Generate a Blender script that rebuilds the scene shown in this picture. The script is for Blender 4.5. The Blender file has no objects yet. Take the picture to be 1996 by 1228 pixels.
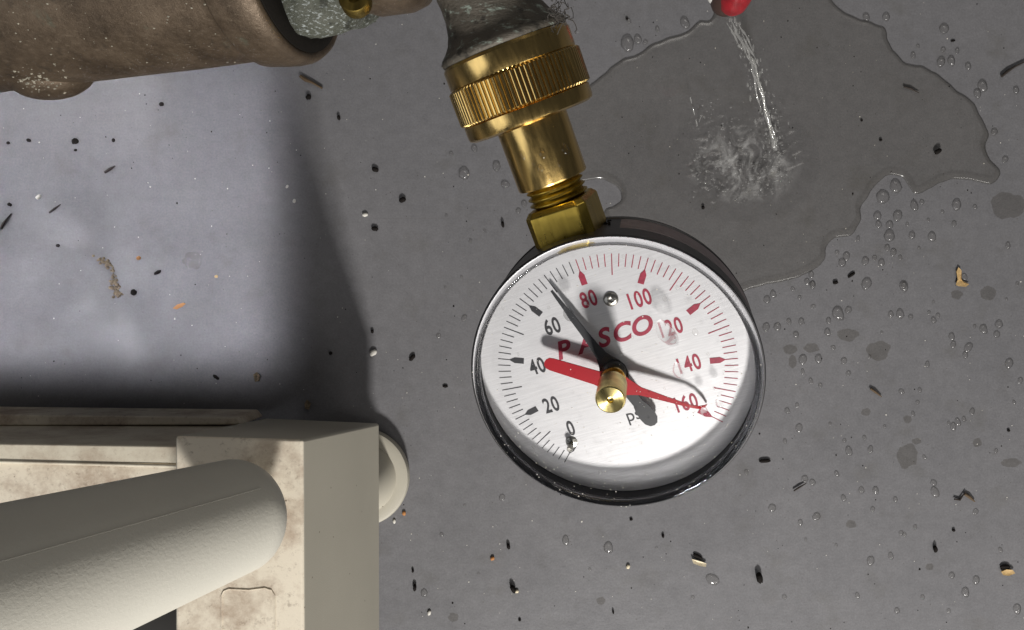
import bpy, bmesh, math, random
from mathutils import Vector, Matrix, noise
random.seed(7)
S = bpy.context.scene
MM = 0.001
H = 330.0                       # camera height above the floor, mm
F = 1600.0                      # focal length in photo pixels (1996 wide)
# ------------------------------------------------------------------ camera, light
cam = bpy.data.cameras.new('camera'); camo = bpy.data.objects.new('camera', cam)
S.collection.objects.link(camo); S.camera = camo
camo.location = (0, 0, H*MM)
cam.sensor_width = 36; cam.lens = F/1996*36
cam.clip_start = 0.005; cam.clip_end = 50
S.view_settings.view_transform = 'Standard'; S.view_settings.look = 'None'
S.view_settings.exposure = 0.0; S.view_settings.gamma = 1
S.cycles.use_denoising = True
S.cycles.max_bounces = 14; S.cycles.transparent_max_bounces = 24; S.cycles.transmission_bounces = 12
S.cycles.sample_clamp_indirect = 4

W = bpy.data.worlds.new('World'); S.world = W; W.use_nodes = True
bg = W.node_tree.nodes['Background']; bg.inputs[0].default_value = (0.80, 0.82, 0.90, 1); bg.inputs[1].default_value = 0.055

def area(name, loc, target, sx, sy, power, col, spread=180):
    l = bpy.data.lights.new(name, 'AREA'); l.shape = 'RECTANGLE'; l.size = sx; l.size_y = sy
    l.energy = power; l.color = col; l.spread = math.radians(spread)
    o = bpy.data.objects.new(name, l); S.collection.objects.link(o)
    o.location = loc
    o.rotation_euler = (Vector(target)-Vector(loc)).to_track_quat('-Z', 'Y').to_euler()
    return o
key_dir = Vector((0.115, -0.85, 0.53)).normalized()
area('key_lamp', key_dir*0.95+Vector((0.0, 0, 0.06)), (0, 0, 0.06), 0.10, 0.10, 11.4, (1.0, 0.965, 0.92))
area('fill_right', (0.50, -0.62, 0.55), (0, 0, 0.05), 0.35, 0.35, 1.6, (1.0, 0.96, 0.90))  # added fill, brightens the right floor and the upright's side
# added narrow cool beam from the left, shaped to light the floor patch
ang = math.radians(66); tgt = Vector((-0.157, 0.043, 0))
bd_dir = Vector((-math.cos(ang), 0, math.sin(ang))); bx_ = Vector((math.sin(ang), 0, math.cos(ang)))
for i in range(4):                     # grid of small added lamps, each a narrow cool beam
    for j in range(4):
        sh = bx_*((i-1.5)*0.0285)+Vector((0, (j-1.5)*0.032, 0))
        b_ = area('patch_beam', tgt+sh+0.30*bd_dir, tgt+sh, 0.0285, 0.032, 0.0025, (0.93, 0.925, 1.0), 6)
        b_.rotation_euler = Matrix((Vector((0, 1, 0)).cross(bd_dir), Vector((0, 1, 0)), bd_dir)).transposed().to_euler()
area('brass_fill', (-0.85, -0.50, 0.68), (0, 0, 0.1), 0.55, 0.6, 1.6, (0.93, 0.95, 1.0))  # added dim panel, there for the brass to reflect
area('top_fill', (0.35, 1.0, 1.1), (0, 0, 0), 0.7, 0.5, 3.0, (1.0, 0.95, 0.88))  # added overhead fill for ambient light and metal reflections

# ------------------------------------------------------------------ helpers
C = S.collection
def tag(o, label=None, cat=None, group=None, kind=None):
    if label: o['label'] = label
    if cat: o['category'] = cat
    if group: o['group'] = group
    if kind: o['kind'] = kind
    return o
def empty(name, mat=None):
    o = bpy.data.objects.new(name, None); C.objects.link(o); o.empty_display_size = 0.01
    if mat is not None: o.matrix_world = mat
    return o
def mesh(name, verts, faces, mat=None, parent=None, smooth=40, scale=MM):
    me = bpy.data.meshes.new(name)
    me.from_pydata([(v[0]*scale, v[1]*scale, v[2]*scale) for v in verts], [], faces)
    me.update()
    bm = bmesh.new(); bm.from_mesh(me); bmesh.ops.recalc_face_normals(bm, faces=bm.faces); bm.to_mesh(me); bm.free()
    if smooth:
        me.polygons.foreach_set('use_smooth', [True]*len(me.polygons))
        me.set_sharp_from_angle(angle=math.radians(smooth))
    o = bpy.data.objects.new(name, me); C.objects.link(o)
    if mat: me.materials.append(mat)
    if parent: o.parent = parent
    return o
def lathe_geo(prof, seg=64, axis='z', close=False, fn=None):
    """prof: list of (radius, t)"""
    V, Fc = [], []
    n = len(prof)
    for i in range(seg):
        a = 2*math.pi*i/seg; c, s = math.cos(a), math.sin(a)
        for j, (r, t) in enumerate(prof):
            if fn: r = fn(r, t, a, j)
            p = (r*c, r*s, t)
            if axis == 'y': p = (r*c, t, r*s)
            if axis == 'x': p = (t, r*c, r*s)
            V.append(p)
    for i in range(seg):
        k = (i+1) % seg
        for j in range(n-1+(1 if close else 0)):
            j2 = (j+1) % n
            Fc.append((i*n+j, k*n+j, k*n+j2, i*n+j2))
    if not close:
        Fc.append(tuple(i*n for i in range(seg)))
        Fc.append(tuple(i*n+n-1 for i in range(seg))[::-1])
    return V, Fc
def off(geo, d):
    return [(v[0]+d[0], v[1]+d[1], v[2]+d[2]) for v in geo[0]], geo[1]
def join(*geos):
    V, Fc = [], []
    for g in geos:
        b = len(V); V += list(g[0]); Fc += [tuple(i+b for i in f) for f in g[1]]
    return V, Fc
def prism(poly, z0, z1):
    n = len(poly)
    V = [(p[0], p[1], z0) for p in poly]+[(p[0], p[1], z1) for p in poly]
    return V, [tuple(range(n))[::-1], tuple(range(n, 2*n))]+[(i, (i+1) % n, n+(i+1) % n, n+i) for i in range(n)]
def tube_geo(pts, rad, seg=6):
    V, Fc = [], []
    pts = [Vector(p) for p in pts]
    for i, p in enumerate(pts):
        d = (pts[min(i+1, len(pts)-1)]-pts[max(i-1, 0)]).normalized()
        a = d.orthogonal().normalized()
        if i and a.dot(pa) < 0: a = -a
        a = (pa-d*pa.dot(d)).normalized() if i else a
        pa = a; b = d.cross(a)
        r = rad[i] if isinstance(rad, (list, tuple)) else rad
        for k in range(seg):
            t = 2*math.pi*k/seg
            V.append(tuple(p+a*r*math.cos(t)+b*r*math.sin(t)))
    for i in range(len(pts)-1):
        for k in range(seg):
            l = (k+1) % seg
            Fc.append((i*seg+k, i*seg+l, (i+1)*seg+l, (i+1)*seg+k))
    Fc.append(tuple(range(seg))[::-1]); Fc.append(tuple(range((len(pts)-1)*seg, len(pts)*seg)))
    return V, Fc
def P(x, y, z):
    """point at height z (mm) lying on the photo's sight line x, y"""
    d = H-z
    return Vector(((x-998)/F*d, -(y-614)/F*d, z))
def bevel(o, w, seg=3):
    m = o.modifiers.new('bevel', 'BEVEL'); m.width = w*MM; m.segments = seg; m.limit_method = 'ANGLE'; m.angle_limit = math.radians(30)
    m.harden_normals = True
    return o

# ------------------------------------------------------------------ materials
def newmat(name):
    m = bpy.data.materials.new(name); m.use_nodes = True
    nt = m.node_tree; b = nt.nodes['Principled BSDF']
    return m, nt, b
class N:
    def __init__(s, nt): s.nt = nt; s.tc = None
    def coord(s):
        if not s.tc: s.tc = s.nt.nodes.new('ShaderNodeTexCoord')
        return s.tc.outputs['Object']
    def map(s, scale=(1, 1, 1), rot=(0, 0, 0)):
        m = s.nt.nodes.new('ShaderNodeMapping'); m.inputs['Scale'].default_value = [k*1000 for k in scale]; m.inputs['Rotation'].default_value = rot
        s.nt.links.new(s.coord(), m.inputs['Vector']); return m.outputs[0]
    def noise(s, sc, detail=4, rough=.55, vec=None, dist=0):
        n = s.nt.nodes.new('ShaderNodeTexNoise'); n.inputs['Scale'].default_value = sc; n.inputs['Detail'].default_value = detail
        n.inputs['Roughness'].default_value = rough; n.inputs['Distortion'].default_value = dist
        s.nt.links.new(vec or s.map(), n.inputs['Vector']); return n.outputs['Fac']
    def voro(s, sc, vec=None, feature='F1'):
        n = s.nt.nodes.new('ShaderNodeTexVoronoi'); n.inputs['Scale'].default_value = sc; n.feature = feature
        s.nt.links.new(vec or s.map(), n.inputs['Vector']); return n.outputs['Distance']
    def ramp(s, fac, stops):
        r = s.nt.nodes.new('ShaderNodeValToRGB'); e = r.color_ramp.elements
        while len(e) < len(stops): e.new(0.5)
        for k, (p, c) in enumerate(stops):
            e[k].position = p; e[k].color = (c, c, c, 1) if not isinstance(c, tuple) else (*c, 1)
        s.nt.links.new(fac, r.inputs[0]); return r.outputs[0]
    def mix(s, a, b, fac, mode='MIX'):
        m = s.nt.nodes.new('ShaderNodeMix'); m.data_type = 'RGBA'; m.blend_type = mode
        for v, i in ((a, 6), (b, 7)):
            if isinstance(v, tuple): m.inputs[i].default_value = (*v, 1)
            else: s.nt.links.new(v, m.inputs[i])
        if isinstance(fac, (int, float)): m.inputs[0].default_value = fac
        else: s.nt.links.new(fac, m.inputs[0])
        return m.outputs[2]
    def bump(s, h, dist, strength=1, normal=None):
        b = s.nt.nodes.new('ShaderNodeBump'); b.inputs['Distance'].default_value = dist*MM; b.inputs['Strength'].default_value = strength
        s.nt.links.new(h, b.inputs['Height'])
        if normal: s.nt.links.new(normal, b.inputs['Normal'])
        return b.outputs[0]
    def link(s, a, b): s.nt.links.new(a, b)

def plain(name, col, rough=.5, metal=0, spec=.5, bumpd=0, bsc=3, var=0.0, vsc=.6):
    m, nt, b = newmat(name); n = N(nt)
    b.inputs['Roughness'].default_value = rough; b.inputs['Metallic'].default_value = metal
    b.inputs['Specular IOR Level'].default_value = spec
    if var:
        f = n.noise(vsc, 5); lo = tuple(c*(1-var) for c in col); hi = tuple(min(1, c*(1+var)) for c in col)
        n.link(n.ramp(f, [(.3, lo), (.7, hi)]), b.inputs['Base Color'])
    else: b.inputs['Base Color'].default_value = (*col, 1)
    if bumpd: n.link(n.bump(n.noise(bsc, 3), bumpd), b.inputs['Normal'])
    return m

def mat_floor():
    m, nt, b = newmat('grey_floor_paint'); n = N(nt)
    base = n.ramp(n.noise(.012, 6, .6), [(.3, (.149, .148, .156)), (.7, (.171, .169, .177))])
    grain = n.ramp(n.noise(1.3, 5, .75), [(.25, .80), (.75, 1.18)])
    c = n.mix(base, grain, 1, 'MULTIPLY')
    c = n.mix(c, n.ramp(n.noise(.22, 5, .7), [(.3, .90), (.7, 1.08)]), 1, 'MULTIPLY')
    blot = n.ramp(n.noise(.06, 4, .6), [(.56, 0.0), (.75, .35)])
    c = n.mix(c, (.10, .095, .085), blot)
    sp = n.ramp(n.voro(.22), [(.03, .8), (.055, 0.0)])
    c = n.mix(c, (.07, .06, .05), sp)
    sp2 = n.ramp(n.voro(.16, n.map((1, 1, 1), (0, 0, .7))), [(.02, .7), (.035, 0.0)])
    c = n.mix(c, (.5, .48, .42), sp2)
    # scratches: long stretched noise
    sc = n.ramp(n.noise(.5, 2, .5, n.map((.02, 1.2, 1), (0, 0, .55))), [(.72, 0.0), (.78, .16)])
    c = n.mix(c, (.10, .09, .085), sc)
    n.link(c, b.inputs['Base Color'])
    n.link(n.ramp(n.noise(.05, 4), [(.3, .36), (.7, .52)]), b.inputs['Roughness'])
    b.inputs['Specular IOR Level'].default_value = .35
    b1 = n.bump(n.noise(.9, 4, .6), .07, .7)
    b2 = n.bump(n.noise(.09, 3, .5, n.map((1, 1.5, 1))), .5, .25, b1)
    n.link(b2, b.inputs['Normal'])
    return m
def mat_brass(name='polished_brass', col=(.70, .49, .18), rough=.20, aniso=0, stain=True):
    m, nt, b = newmat(name); n = N(nt)
    b.inputs['Metallic'].default_value = 1
    dark = tuple(c*.72 for c in col)
    n.link(n.ramp(n.noise(.5, 4, .55, n.map((1, .16, 1))), [(.28, dark), (.62, col)]), b.inputs['Base Color'])
    n.link(n.ramp(n.noise(.8, 4, .6, n.map((1, .2, 1))), [(.25, rough*.75), (.8, rough*1.5)]), b.inputs['Roughness'])
    n.link(n.bump(n.noise(2.5, 4, .6, n.map((.3, 2, .3))), .015, .7), b.inputs['Normal'])
    if aniso:
        b.inputs['Anisotropic'].default_value = aniso
        tg = nt.nodes.new('ShaderNodeTangent'); tg.direction_type = 'RADIAL'; tg.axis = 'Z'; n.link(tg.outputs[0], b.inputs['Tangent'])
    return m
def mat_bronze():
    m, nt, b = newmat('weathered_bronze'); n = N(nt)
    f = n.noise(.12, 7, .65)
    c = n.ramp(f, [(.25, (.044, .031, .020)), (.5, (.094, .068, .045)), (.75, (.142, .106, .073))])
    st = n.ramp(n.noise(1.1, 4, .7, n.map((.35, 1.1, 1), (0, 0, .5))), [(.58, 0.0), (.75, .55)])
    c = n.mix(c, (.22, .175, .125), st)
    g = n.ramp(n.noise(.055, 5, .7), [(.60, 0.0), (.74, .6)])
    c = n.mix(c, (.12, .16, .12), g)
    d = n.ramp(n.noise(.2, 6, .7), [(.58, 0.0), (.72, .75)])
    c = n.mix(c, (.035, .028, .022), d)
    n.link(c, b.inputs['Base Color'])
    b.inputs['Metallic'].default_value = .55
    n.link(n.ramp(n.noise(.9, 4), [(.3, .34), (.7, .58)]), b.inputs['Roughness'])
    n.link(n.bump(n.noise(1.6, 6, .7), .16, .8), b.inputs['Normal'])
    return m
def mat_patina(name, base, light, dark, thr=.55, sc=.45):
    m, nt, b = newmat(name); n = N(nt)
    v = n.map((.6, 1.6, 1), (0, 0, .9))
    c = n.ramp(n.noise(.12, 6, .65), [(.3, dark), (.7, base)])
    l = n.ramp(n.noise(sc, 6, .72, v), [(thr, 0.0), (thr+.1, .9)])
    c = n.mix(c, light, l)
    k = n.ramp(n.noise(.3, 5, .6), [(.56, 0.0), (.66, .8)])
    c = n.mix(c, tuple(x*.35 for x in dark), k)
    n.link(c, b.inputs['Base Color']); b.inputs['Metallic'].default_value = .25
    b.inputs['Roughness'].default_value = .55
    n.link(n.bump(n.noise(sc*1.3, 6, .7, v), .45, .9), b.inputs['Normal'])
    return m
def mat_beige(name, col, stain=.0, leather=.08, lsc=1.3):
    m, nt, b = newmat(name); n = N(nt)
    c = n.ramp(n.noise(.03, 5), [(.3, tuple(x*.93 for x in col)), (.7, col)])
    if stain:
        s1 = n.ramp(n.noise(.055, 6, .72), [(.46, 0.0), (.68, stain)])
        c = n.mix(c, (.24, .15, .095), s1)
        s2 = n.ramp(n.noise(.5, 5, .75), [(.56, 0.0), (.72, stain*.8)])
        c = n.mix(c, (.16, .11, .075), s2)
    sp = n.ramp(n.voro(.14), [(.03, .8), (.05, 0.0)])
    c = n.mix(c, (.10, .075, .05), sp)
    n.link(c, b.inputs['Base Color'])
    b.inputs['Roughness'].default_value = .52; b.inputs['Specular IOR Level'].default_value = .35
    n.link(n.bump(n.noise(lsc, 4, .6, None, .4), leather, .9), b.inputs['Normal'])
    return m
def mat_dial():
    m, nt, b = newmat('brushed_aluminium_dial'); n = N(nt)
    st = n.noise(1.6, 5, .7, n.map((.10, 2.2, 1), (0, 0, -.12)))
    n.link(n.ramp(st, [(.3, (.54, .54, .55)), (.7, (.67, .67, .68))]), b.inputs['Base Color'])
    b.inputs['Metallic'].default_value = .30; b.inputs['Roughness'].default_value = .42
    n.link(n.bump(st, .02, .6), b.inputs['Normal'])
    return m
def mat_thin(name, tint, f0_ior=1.5, rough=.03, bumpd=0, bsc=.2, extra=None):
    """a thin clear layer: lets light straight through, mirrors a little at its face"""
    m = bpy.data.materials.new(name); m.use_nodes = True; nt = m.node_tree; n = N(nt)
    nt.nodes.remove(nt.nodes['Principled BSDF']); out = nt.nodes['Material Output']
    t = nt.nodes.new('ShaderNodeBsdfTransparent'); t.inputs[0].default_value = (*tint, 1)
    g = nt.nodes.new('ShaderNodeBsdfGlossy'); g.inputs['Roughness'].default_value = rough
    # Schlick reflectance, the same from either side of the layer
    fr = nt.nodes.new('ShaderNodeLayerWeight'); fr.inputs[0].default_value = .5
    f0 = ((f0_ior-1)/(f0_ior+1))**2
    pw = nt.nodes.new('ShaderNodeMath'); pw.operation = 'POWER'; pw.inputs[1].default_value = 5; n.link(fr.outputs['Facing'], pw.inputs[0])
    ma = nt.nodes.new('ShaderNodeMath'); ma.operation = 'MULTIPLY_ADD'; ma.inputs[1].default_value = 1-f0; ma.inputs[2].default_value = f0; n.link(pw.outputs[0], ma.inputs[0])
    mx = nt.nodes.new('ShaderNodeMixShader')
    n.link(ma.outputs[0], mx.inputs[0]); n.link(t.outputs[0], mx.inputs[1]); n.link(g.outputs[0], mx.inputs[2])
    if bumpd:
        bn = n.bump(n.noise(bsc, 3), bumpd); n.link(bn, g.inputs['Normal']); n.link(bn, fr.inputs['Normal'])
    n.link(mx.outputs[0], out.inputs[0])
    return m
def mat_glass(name, ior, clear=.4, tint=(1, 1, 1), rough=0.0):
    m = bpy.data.materials.new(name); m.use_nodes = True; nt = m.node_tree; n = N(nt)
    nt.nodes.remove(nt.nodes['Principled BSDF']); out = nt.nodes['Material Output']
    t = nt.nodes.new('ShaderNodeBsdfTransparent'); t.inputs[0].default_value = (*tint, 1)
    g = nt.nodes.new('ShaderNodeBsdfGlass'); g.inputs['IOR'].default_value = ior; g.inputs['Color'].default_value = (*tint, 1); g.inputs['Roughness'].default_value = rough
    mx = nt.nodes.new('ShaderNodeMixShader'); mx.inputs[0].default_value = clear
    n.link(g.outputs[0], mx.inputs[1]); n.link(t.outputs[0], mx.inputs[2]); n.link(mx.outputs[0], out.inputs[0])
    return m
def mat_clear(name, mid, edge, ior, rough):
    """clear water bead: light passes, steep flanks tinted darker in place of refraction"""
    m = mat_thin(name, mid, ior, rough); nt = m.node_tree; n = N(nt)
    t = [x for x in nt.nodes if x.type == 'BSDF_TRANSPARENT'][0]
    lw = nt.nodes.new('ShaderNodeLayerWeight'); lw.inputs[0].default_value = .5
    n.link(n.ramp(lw.outputs['Facing'], [(.25, mid), (.85, tuple(c*edge for c in mid))]), t.inputs[0])
    return m
def mat_foam():
    m = mat_clear('aerated_water', (.97, .97, .96), .6, 1.45, .08); nt = m.node_tree
    out = nt.nodes['Material Output']; sh = out.inputs[0].links[0].from_socket
    d = nt.nodes.new('ShaderNodeBsdfDiffuse'); d.inputs[0].default_value = (.80, .80, .79, 1)
    mx = nt.nodes.new('ShaderNodeMixShader'); mx.inputs[0].default_value = .11
    nt.links.new(sh, mx.inputs[1]); nt.links.new(d.outputs[0], mx.inputs[2]); nt.links.new(mx.outputs[0], out.inputs[0])
    return m
def mat_churn():
    m = mat_clear('churned_water', (.999, .999, .998), .45, 1.5, .20); nt = m.node_tree; n = N(nt)
    for r in [x for x in nt.nodes if x.type == 'VALTORGB']: r.color_ramp.elements[0].position = .62; r.color_ramp.elements[1].position = .98
    out = nt.nodes['Material Output']; sh = out.inputs[0].links[0].from_socket
    ln = nt.nodes.new('ShaderNodeVectorMath'); ln.operation = 'LENGTH'; n.link(n.map((1/28, 1/21, 0)), ln.inputs[0])
    fade = n.ramp(ln.outputs['Value'], [(.25, 1.0), (.85, 0.0)])
    f = n.ramp(n.noise(.10, 6, .66, n.map((1.2, .8, 1)), 1.2), [(.46, 0.0), (.70, .50)])
    mu = nt.nodes.new('ShaderNodeMath'); mu.operation = 'MULTIPLY'; n.link(fade, mu.inputs[0]); n.link(f, mu.inputs[1])
    # darker noise tint put in for hollows that look dark by refraction
    t = [x for x in nt.nodes if x.type == 'BSDF_TRANSPARENT'][0]
    hol = n.ramp(n.noise(.085, 4, .6, n.map((1, 1.4, 1), (0, 0, .4)), .6), [(.34, .66), (.52, 1.0)])
    n.link(n.mix((1, 1, 1), hol, fade), t.inputs[0])
    d = nt.nodes.new('ShaderNodeBsdfDiffuse'); d.inputs[0].default_value = (.72, .72, .71, 1)
    mx = nt.nodes.new('ShaderNodeMixShader'); nt.links.new(mu.outputs[0], mx.inputs[0])
    nt.links.new(sh, mx.inputs[1]); nt.links.new(d.outputs[0], mx.inputs[2]); nt.links.new(mx.outputs[0], out.inputs[0])
    return m
M = dict(
    floor=mat_floor(), brass=mat_brass(), brass_dull=mat_brass('yellow_brass', (.50, .36, .07), .30), brass_old=mat_brass('tarnished_brass', (.20, .145, .04), .42), brass_bright=mat_brass('turned_brass', (.80, .66, .28), .32, .85),
    bronze=mat_bronze(),
    spout=mat_patina('corroded_spout_metal', (.115, .100, .080), (.30, .36, .31), (.050, .045, .035), .56, .35),
    nut=mat_patina('scaled_zinc', (.10, .105, .085), (.46, .50, .50), (.045, .05, .035), .55, 1.3),
    black=plain('black_plastic', (.016, .016, .018), .42, bumpd=.02, bsc=3), gap=plain('recess_shade', (.01, .009, .008), .8),  # gap: near-black colour standing in for shade in the opening
    rubber=plain('black_gasket', (.008, .007, .006), .8, spec=.1, bumpd=.1, bsc=1),
    dial=mat_dial(),
    ink=plain('black_print', (.018, .018, .022), .5), redink=plain('red_print', (.30, .016, .045), .5, var=.25, vsc=1.5),
    needle=plain('black_pointer_paint', (.018, .019, .022), .38, spec=.6),
    redptr=plain('red_pointer_paint', (.36, .008, .016), .30, spec=.6),
    rivet=plain('steel_rivet', (.34, .33, .30), .32, 1, bumpd=.1, bsc=1.5),
    sticker=plain('mauve_sticker', (.20, .165, .17), .55, var=.18, vsc=.5, bumpd=.02),
    beige=mat_beige('beige_plastic', (.43, .405, .335), 0, .05, 2.2), beige_tube=mat_beige('grained_beige_plastic', (.51, .495, .435), .0, .09, 1.05),
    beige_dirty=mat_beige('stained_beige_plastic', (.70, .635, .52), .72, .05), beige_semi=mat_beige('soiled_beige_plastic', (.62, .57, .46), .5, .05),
    lens=mat_thin('clear_lens', (.97, .97, .975), 1.45, .03),
    rim=mat_glass('clear_acrylic', 1.49, .22, (.97, .97, .98)),
    water=mat_thin('water_film', (.897, .889, .868), 1.33, .05, .6, .03),
    meniscus=mat_clear('water_edge', (.90, .889, .860), .34, 1.62, .20),
    bead=mat_glass('water_bead', 1.33, .6), drop=mat_clear('water_drop', (.96, .955, .945), .52, 1.5, .14), foam=mat_foam(), churn=mat_churn(),
    wet=mat_thin('damp_spot', (.86, .85, .83), 1.2, .3),
    red=plain('red_plastic', (.26, .010, .016), .28, var=.3, vsc=.3), white=plain('white_thread_tape', (.75, .74, .70), .5, bumpd=.1, bsc=.8),
    darkbrown=plain('dark_brown_metal', (.05, .028, .022), .4),
    seed=plain('dark_droppings', (.012, .010, .009), .8, spec=.12, bumpd=.25, bsc=1.5), twig=plain('brown_twig', (.085, .055, .028), .8, bumpd=.15, bsc=1.5),
    twigdark=plain('dark_twig', (.03, .022, .018), .8), tan=plain('tan_chip', (.50, .34, .15), .6, var=.3, vsc=.8), cream=plain('cream_chip', (.66, .58, .42), .6, var=.2, vsc=.8),
    orange=plain('orange_leaf_scrap', (.42, .18, .05), .7), clod=plain('crumbly_soil', (.20, .155, .10), .9, bumpd=.3, bsc=1.2, var=.6, vsc=.9), speck=plain('pale_grit', (.62, .60, .55), .6),
    crust=plain('verdigris_crust', (.27, .25, .20), .9, bumpd=.2, bsc=1, var=.5, vsc=.5), web=plain('dusty_thread', (.05, .045, .04), .9),
)

# ------------------------------------------------------------------ floor
fl = mesh('floor', [(-900, -900, 0), (900, -900, 0), (900, 900, 0), (-900, 900, 0)], [(0, 1, 2, 3)], M['floor'], smooth=0)
tag(fl, 'grey painted floor, wet on the right and scattered with grit', kind='structure')

# ------------------------------------------------------------------ gauge frame
gr = Vector((0.92063929, 0.28642389, 0.26530108)); gu = Vector((-0.34997908, 0.90662653, 0.2356756)); gn = gr.cross(gu)
gC = Vector((23.15, -14.774, H-186.94))
GM = Matrix(((gr.x, gu.x, gn.x, gC.x*MM), (gr.y, gu.y, gn.y, gC.y*MM), (gr.z, gu.z, gn.z, gC.z*MM), (0, 0, 0, 1)))
gauge = tag(empty('pressure_gauge', GM), 'round pressure gauge with white dial, black needle and red pointer under a clear lens', 'pressure gauge')
ZD = -6.4                                                   # dial plane
mesh('case', *lathe_geo([(29.0, -24.2), (32.0, -24.0), (33.2, -22.8), (33.4, -21), (33.4, -20.4), (33.15, -20.2), (33.15, -8.6), (33.5, -8.3), (33.5, -1.2), (33.3, -.95), (33.06, -.95), (33.06, -2.6), (32.4, -2.6), (32.3, -7.4), (0.5, -7.4)], 128), M['black'], gauge, 35)
# sticker on the case side
V, Fc = [], []
NS = 40
for i in range(NS+1):
    a = math.radians(70-68*i/NS)
    for j, (rr, t) in enumerate(((33.16, -19.0), (33.36, -18.8), (33.36, -10.0), (33.16, -9.8))):
        if i in (0, NS) and j in (1, 2): t = -18.2 if j == 1 else -10.6
        V.append((rr*math.cos(a), rr*math.sin(a), t))
for i in range(NS):
    for j in range(3): Fc.append((i*4+j, (i+1)*4+j, (i+1)*4+j+1, i*4+j+1))
tag(mesh('sticker', V, Fc, M['sticker'], gauge), 'worn mauve sticker along the case side')
# stippled mould marks by the stem
geos = []
for k in range(16):
    a = math.radians(random.uniform(74, 83)); t = random.uniform(-18, -12); s = random.uniform(.25, .6)
    geos.append(off(lathe_geo([(.01, -s*.5), (s, 0), (.01, s*.5)], 6), (33.15*math.cos(a), 33.15*math.sin(a), t)))
tag(mesh('mould_mark', *join(*geos), M['rubber'], gauge), kind='stuff')
# dial
mesh('dial', *lathe_geo([(.05, ZD-.5), (32.2, ZD-.5), (32.2, ZD), (.05, ZD)], 96), M['dial'], gauge, 30)
def box_local(cx, cy, ang, r0, r1, w0, w1, z0, z1):
    c, s = math.cos(ang), math.sin(ang)
    poly = [(r0, -w0), (r1, -w1), (r1, w1), (r0, w0)]
    return prism([(cx+c*x-s*y, cy+s*x+c*y) for x, y in poly], z0, z1)
bk, rd = [], []
for v in range(0, 162, 2):
    a = math.radians(225-1.6875*v)
    dst = bk if v < 79 else rd
    z0, z1 = ZD-.02, ZD+.05
    if v % 20 == 0:
        dst.append(box_local(0, 0, a, 24.9, 28.0, .10, .10, z0, z1))
        c, s = math.cos(a), math.sin(a)
        poly = [(21.75, -.72), (24.0, -.72), (25.1, -.14), (25.1, .14), (24.0, .72), (21.75, .72)]
        dst.append(prism([(c*x-s*y, s*x+c*y) for x, y in poly], z0, z1+.012))
    elif v % 10 == 0: dst.append(box_local(0, 0, a, 23.0, 28.0, .13, .10, z0, z1))
    else: dst.append(box_local(0, 0, a, 25.0, 28.0, .11, .09, z0, z1))
tag(mesh('scale_marks', *join(*bk), M['ink'], gauge, 0), 'black scale ticks from 0 to below 80')
tag(mesh('scale_marks', *join(*rd), M['redink'], gauge, 0), 'red scale ticks from 80 to 160')
def text(name, s, cx, cy, h, mat, parent, xs=1.0, shear=0, offset=0.0, spacing=1.0, z=ZD, rot=0, label=None):
    cu = bpy.data.curves.new('tmp', 'FONT'); cu.body = s; cu.align_x = 'CENTER'; cu.align_y = 'BOTTOM_BASELINE'
    cu.size = 1; cu.shear = shear; cu.offset = offset; cu.extrude = .02; cu.space_character = spacing; cu.resolution_u = 6
    o = bpy.data.objects.new('tmp', cu); C.objects.link(o)
    dg = bpy.context.evaluated_depsgraph_get(); me = bpy.data.meshes.new_from_object(o.evaluated_get(dg))
    bpy.data.objects.remove(o)
    cap = .729
    k = h/cap; co = [v.co.copy() for v in me.vertices]
    xmid = (min(c.x for c in co)+max(c.x for c in co))/2
    cr, sr = math.cos(rot), math.sin(rot)
    zmx = max(c.z for c in co)
    for v, c in zip(me.vertices, co):
        x, y = (c.x-xmid)*k*xs, c.y*k-h/2
        v.co = ((cx+x*cr-y*sr)*MM, (cy+x*sr+y*cr)*MM, (z+(.05 if c.z > 0 else -.02))*MM)
    me.name = name; me.materials.clear(); me.materials.append(mat)
    o = bpy.data.objects.new(name, me); C.objects.link(o); o.parent = parent
    if label: o['label'] = label
    return o
for s, x, y, mt in (('0', -15.2, -11.3, 'ink'), ('20', -17.7, -4.1, 'ink'), ('40', -17.5, 6.3, 'ink'), ('60', -10.6, 14.7, 'ink'),
                    ('80', -.3, 18.4, 'redink'), ('100', 10.8, 14.9, 'redink'), ('120', 15.4, 6.3, 'redink'), ('140', 16.7, -3.4, 'redink'), ('160', 13.2, -12.6, 'redink')):
    text('numeral', s, x, y, 3.9, M[mt], gauge, .68, 0, .022, 1.12, label='number '+s+' printed on the dial')
for s, x, y in zip('PASCO', (-9.9, -4.75, 0.15, 4.75, 9.4), (8.4, 8.4, 8.5, 8.5, 8.6)):
    text('letter', s, x, y, 4.5, M['redink'], gauge, 1.02, .28, .028, label='red slanted letter '+s)
text('unit_lettering', 'psi', .9, -12.0, 3.3, M['ink'], gauge, .95, 0, 0.004, label='small black letters psi')
# rivet, zero pin
rv = mesh('rivet', *off(lathe_geo([(1.72, ZD-.1), (1.72, ZD+.25), (1.5, ZD+.5), (.8, ZD+.62), (.55, ZD+.35), (.02, ZD+.35)], 24), (4.59, 16.67, 0)), M['rivet'], gauge, 50)
mesh('zero_pin', *join(off(lathe_geo([(.75, ZD-.1), (.75, ZD+2.6), (.55, ZD+2.9), (.02, ZD+2.9)], 16), (-16.6, -15.6, 0)),
     off(lathe_geo([(1.5, ZD-.1), (1.45, ZD+.2), (.9, ZD+.35), (.02, ZD+.35)], 14), (-16.2, -15.0, 0))), M['rivet'], gauge, 40)
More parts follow.
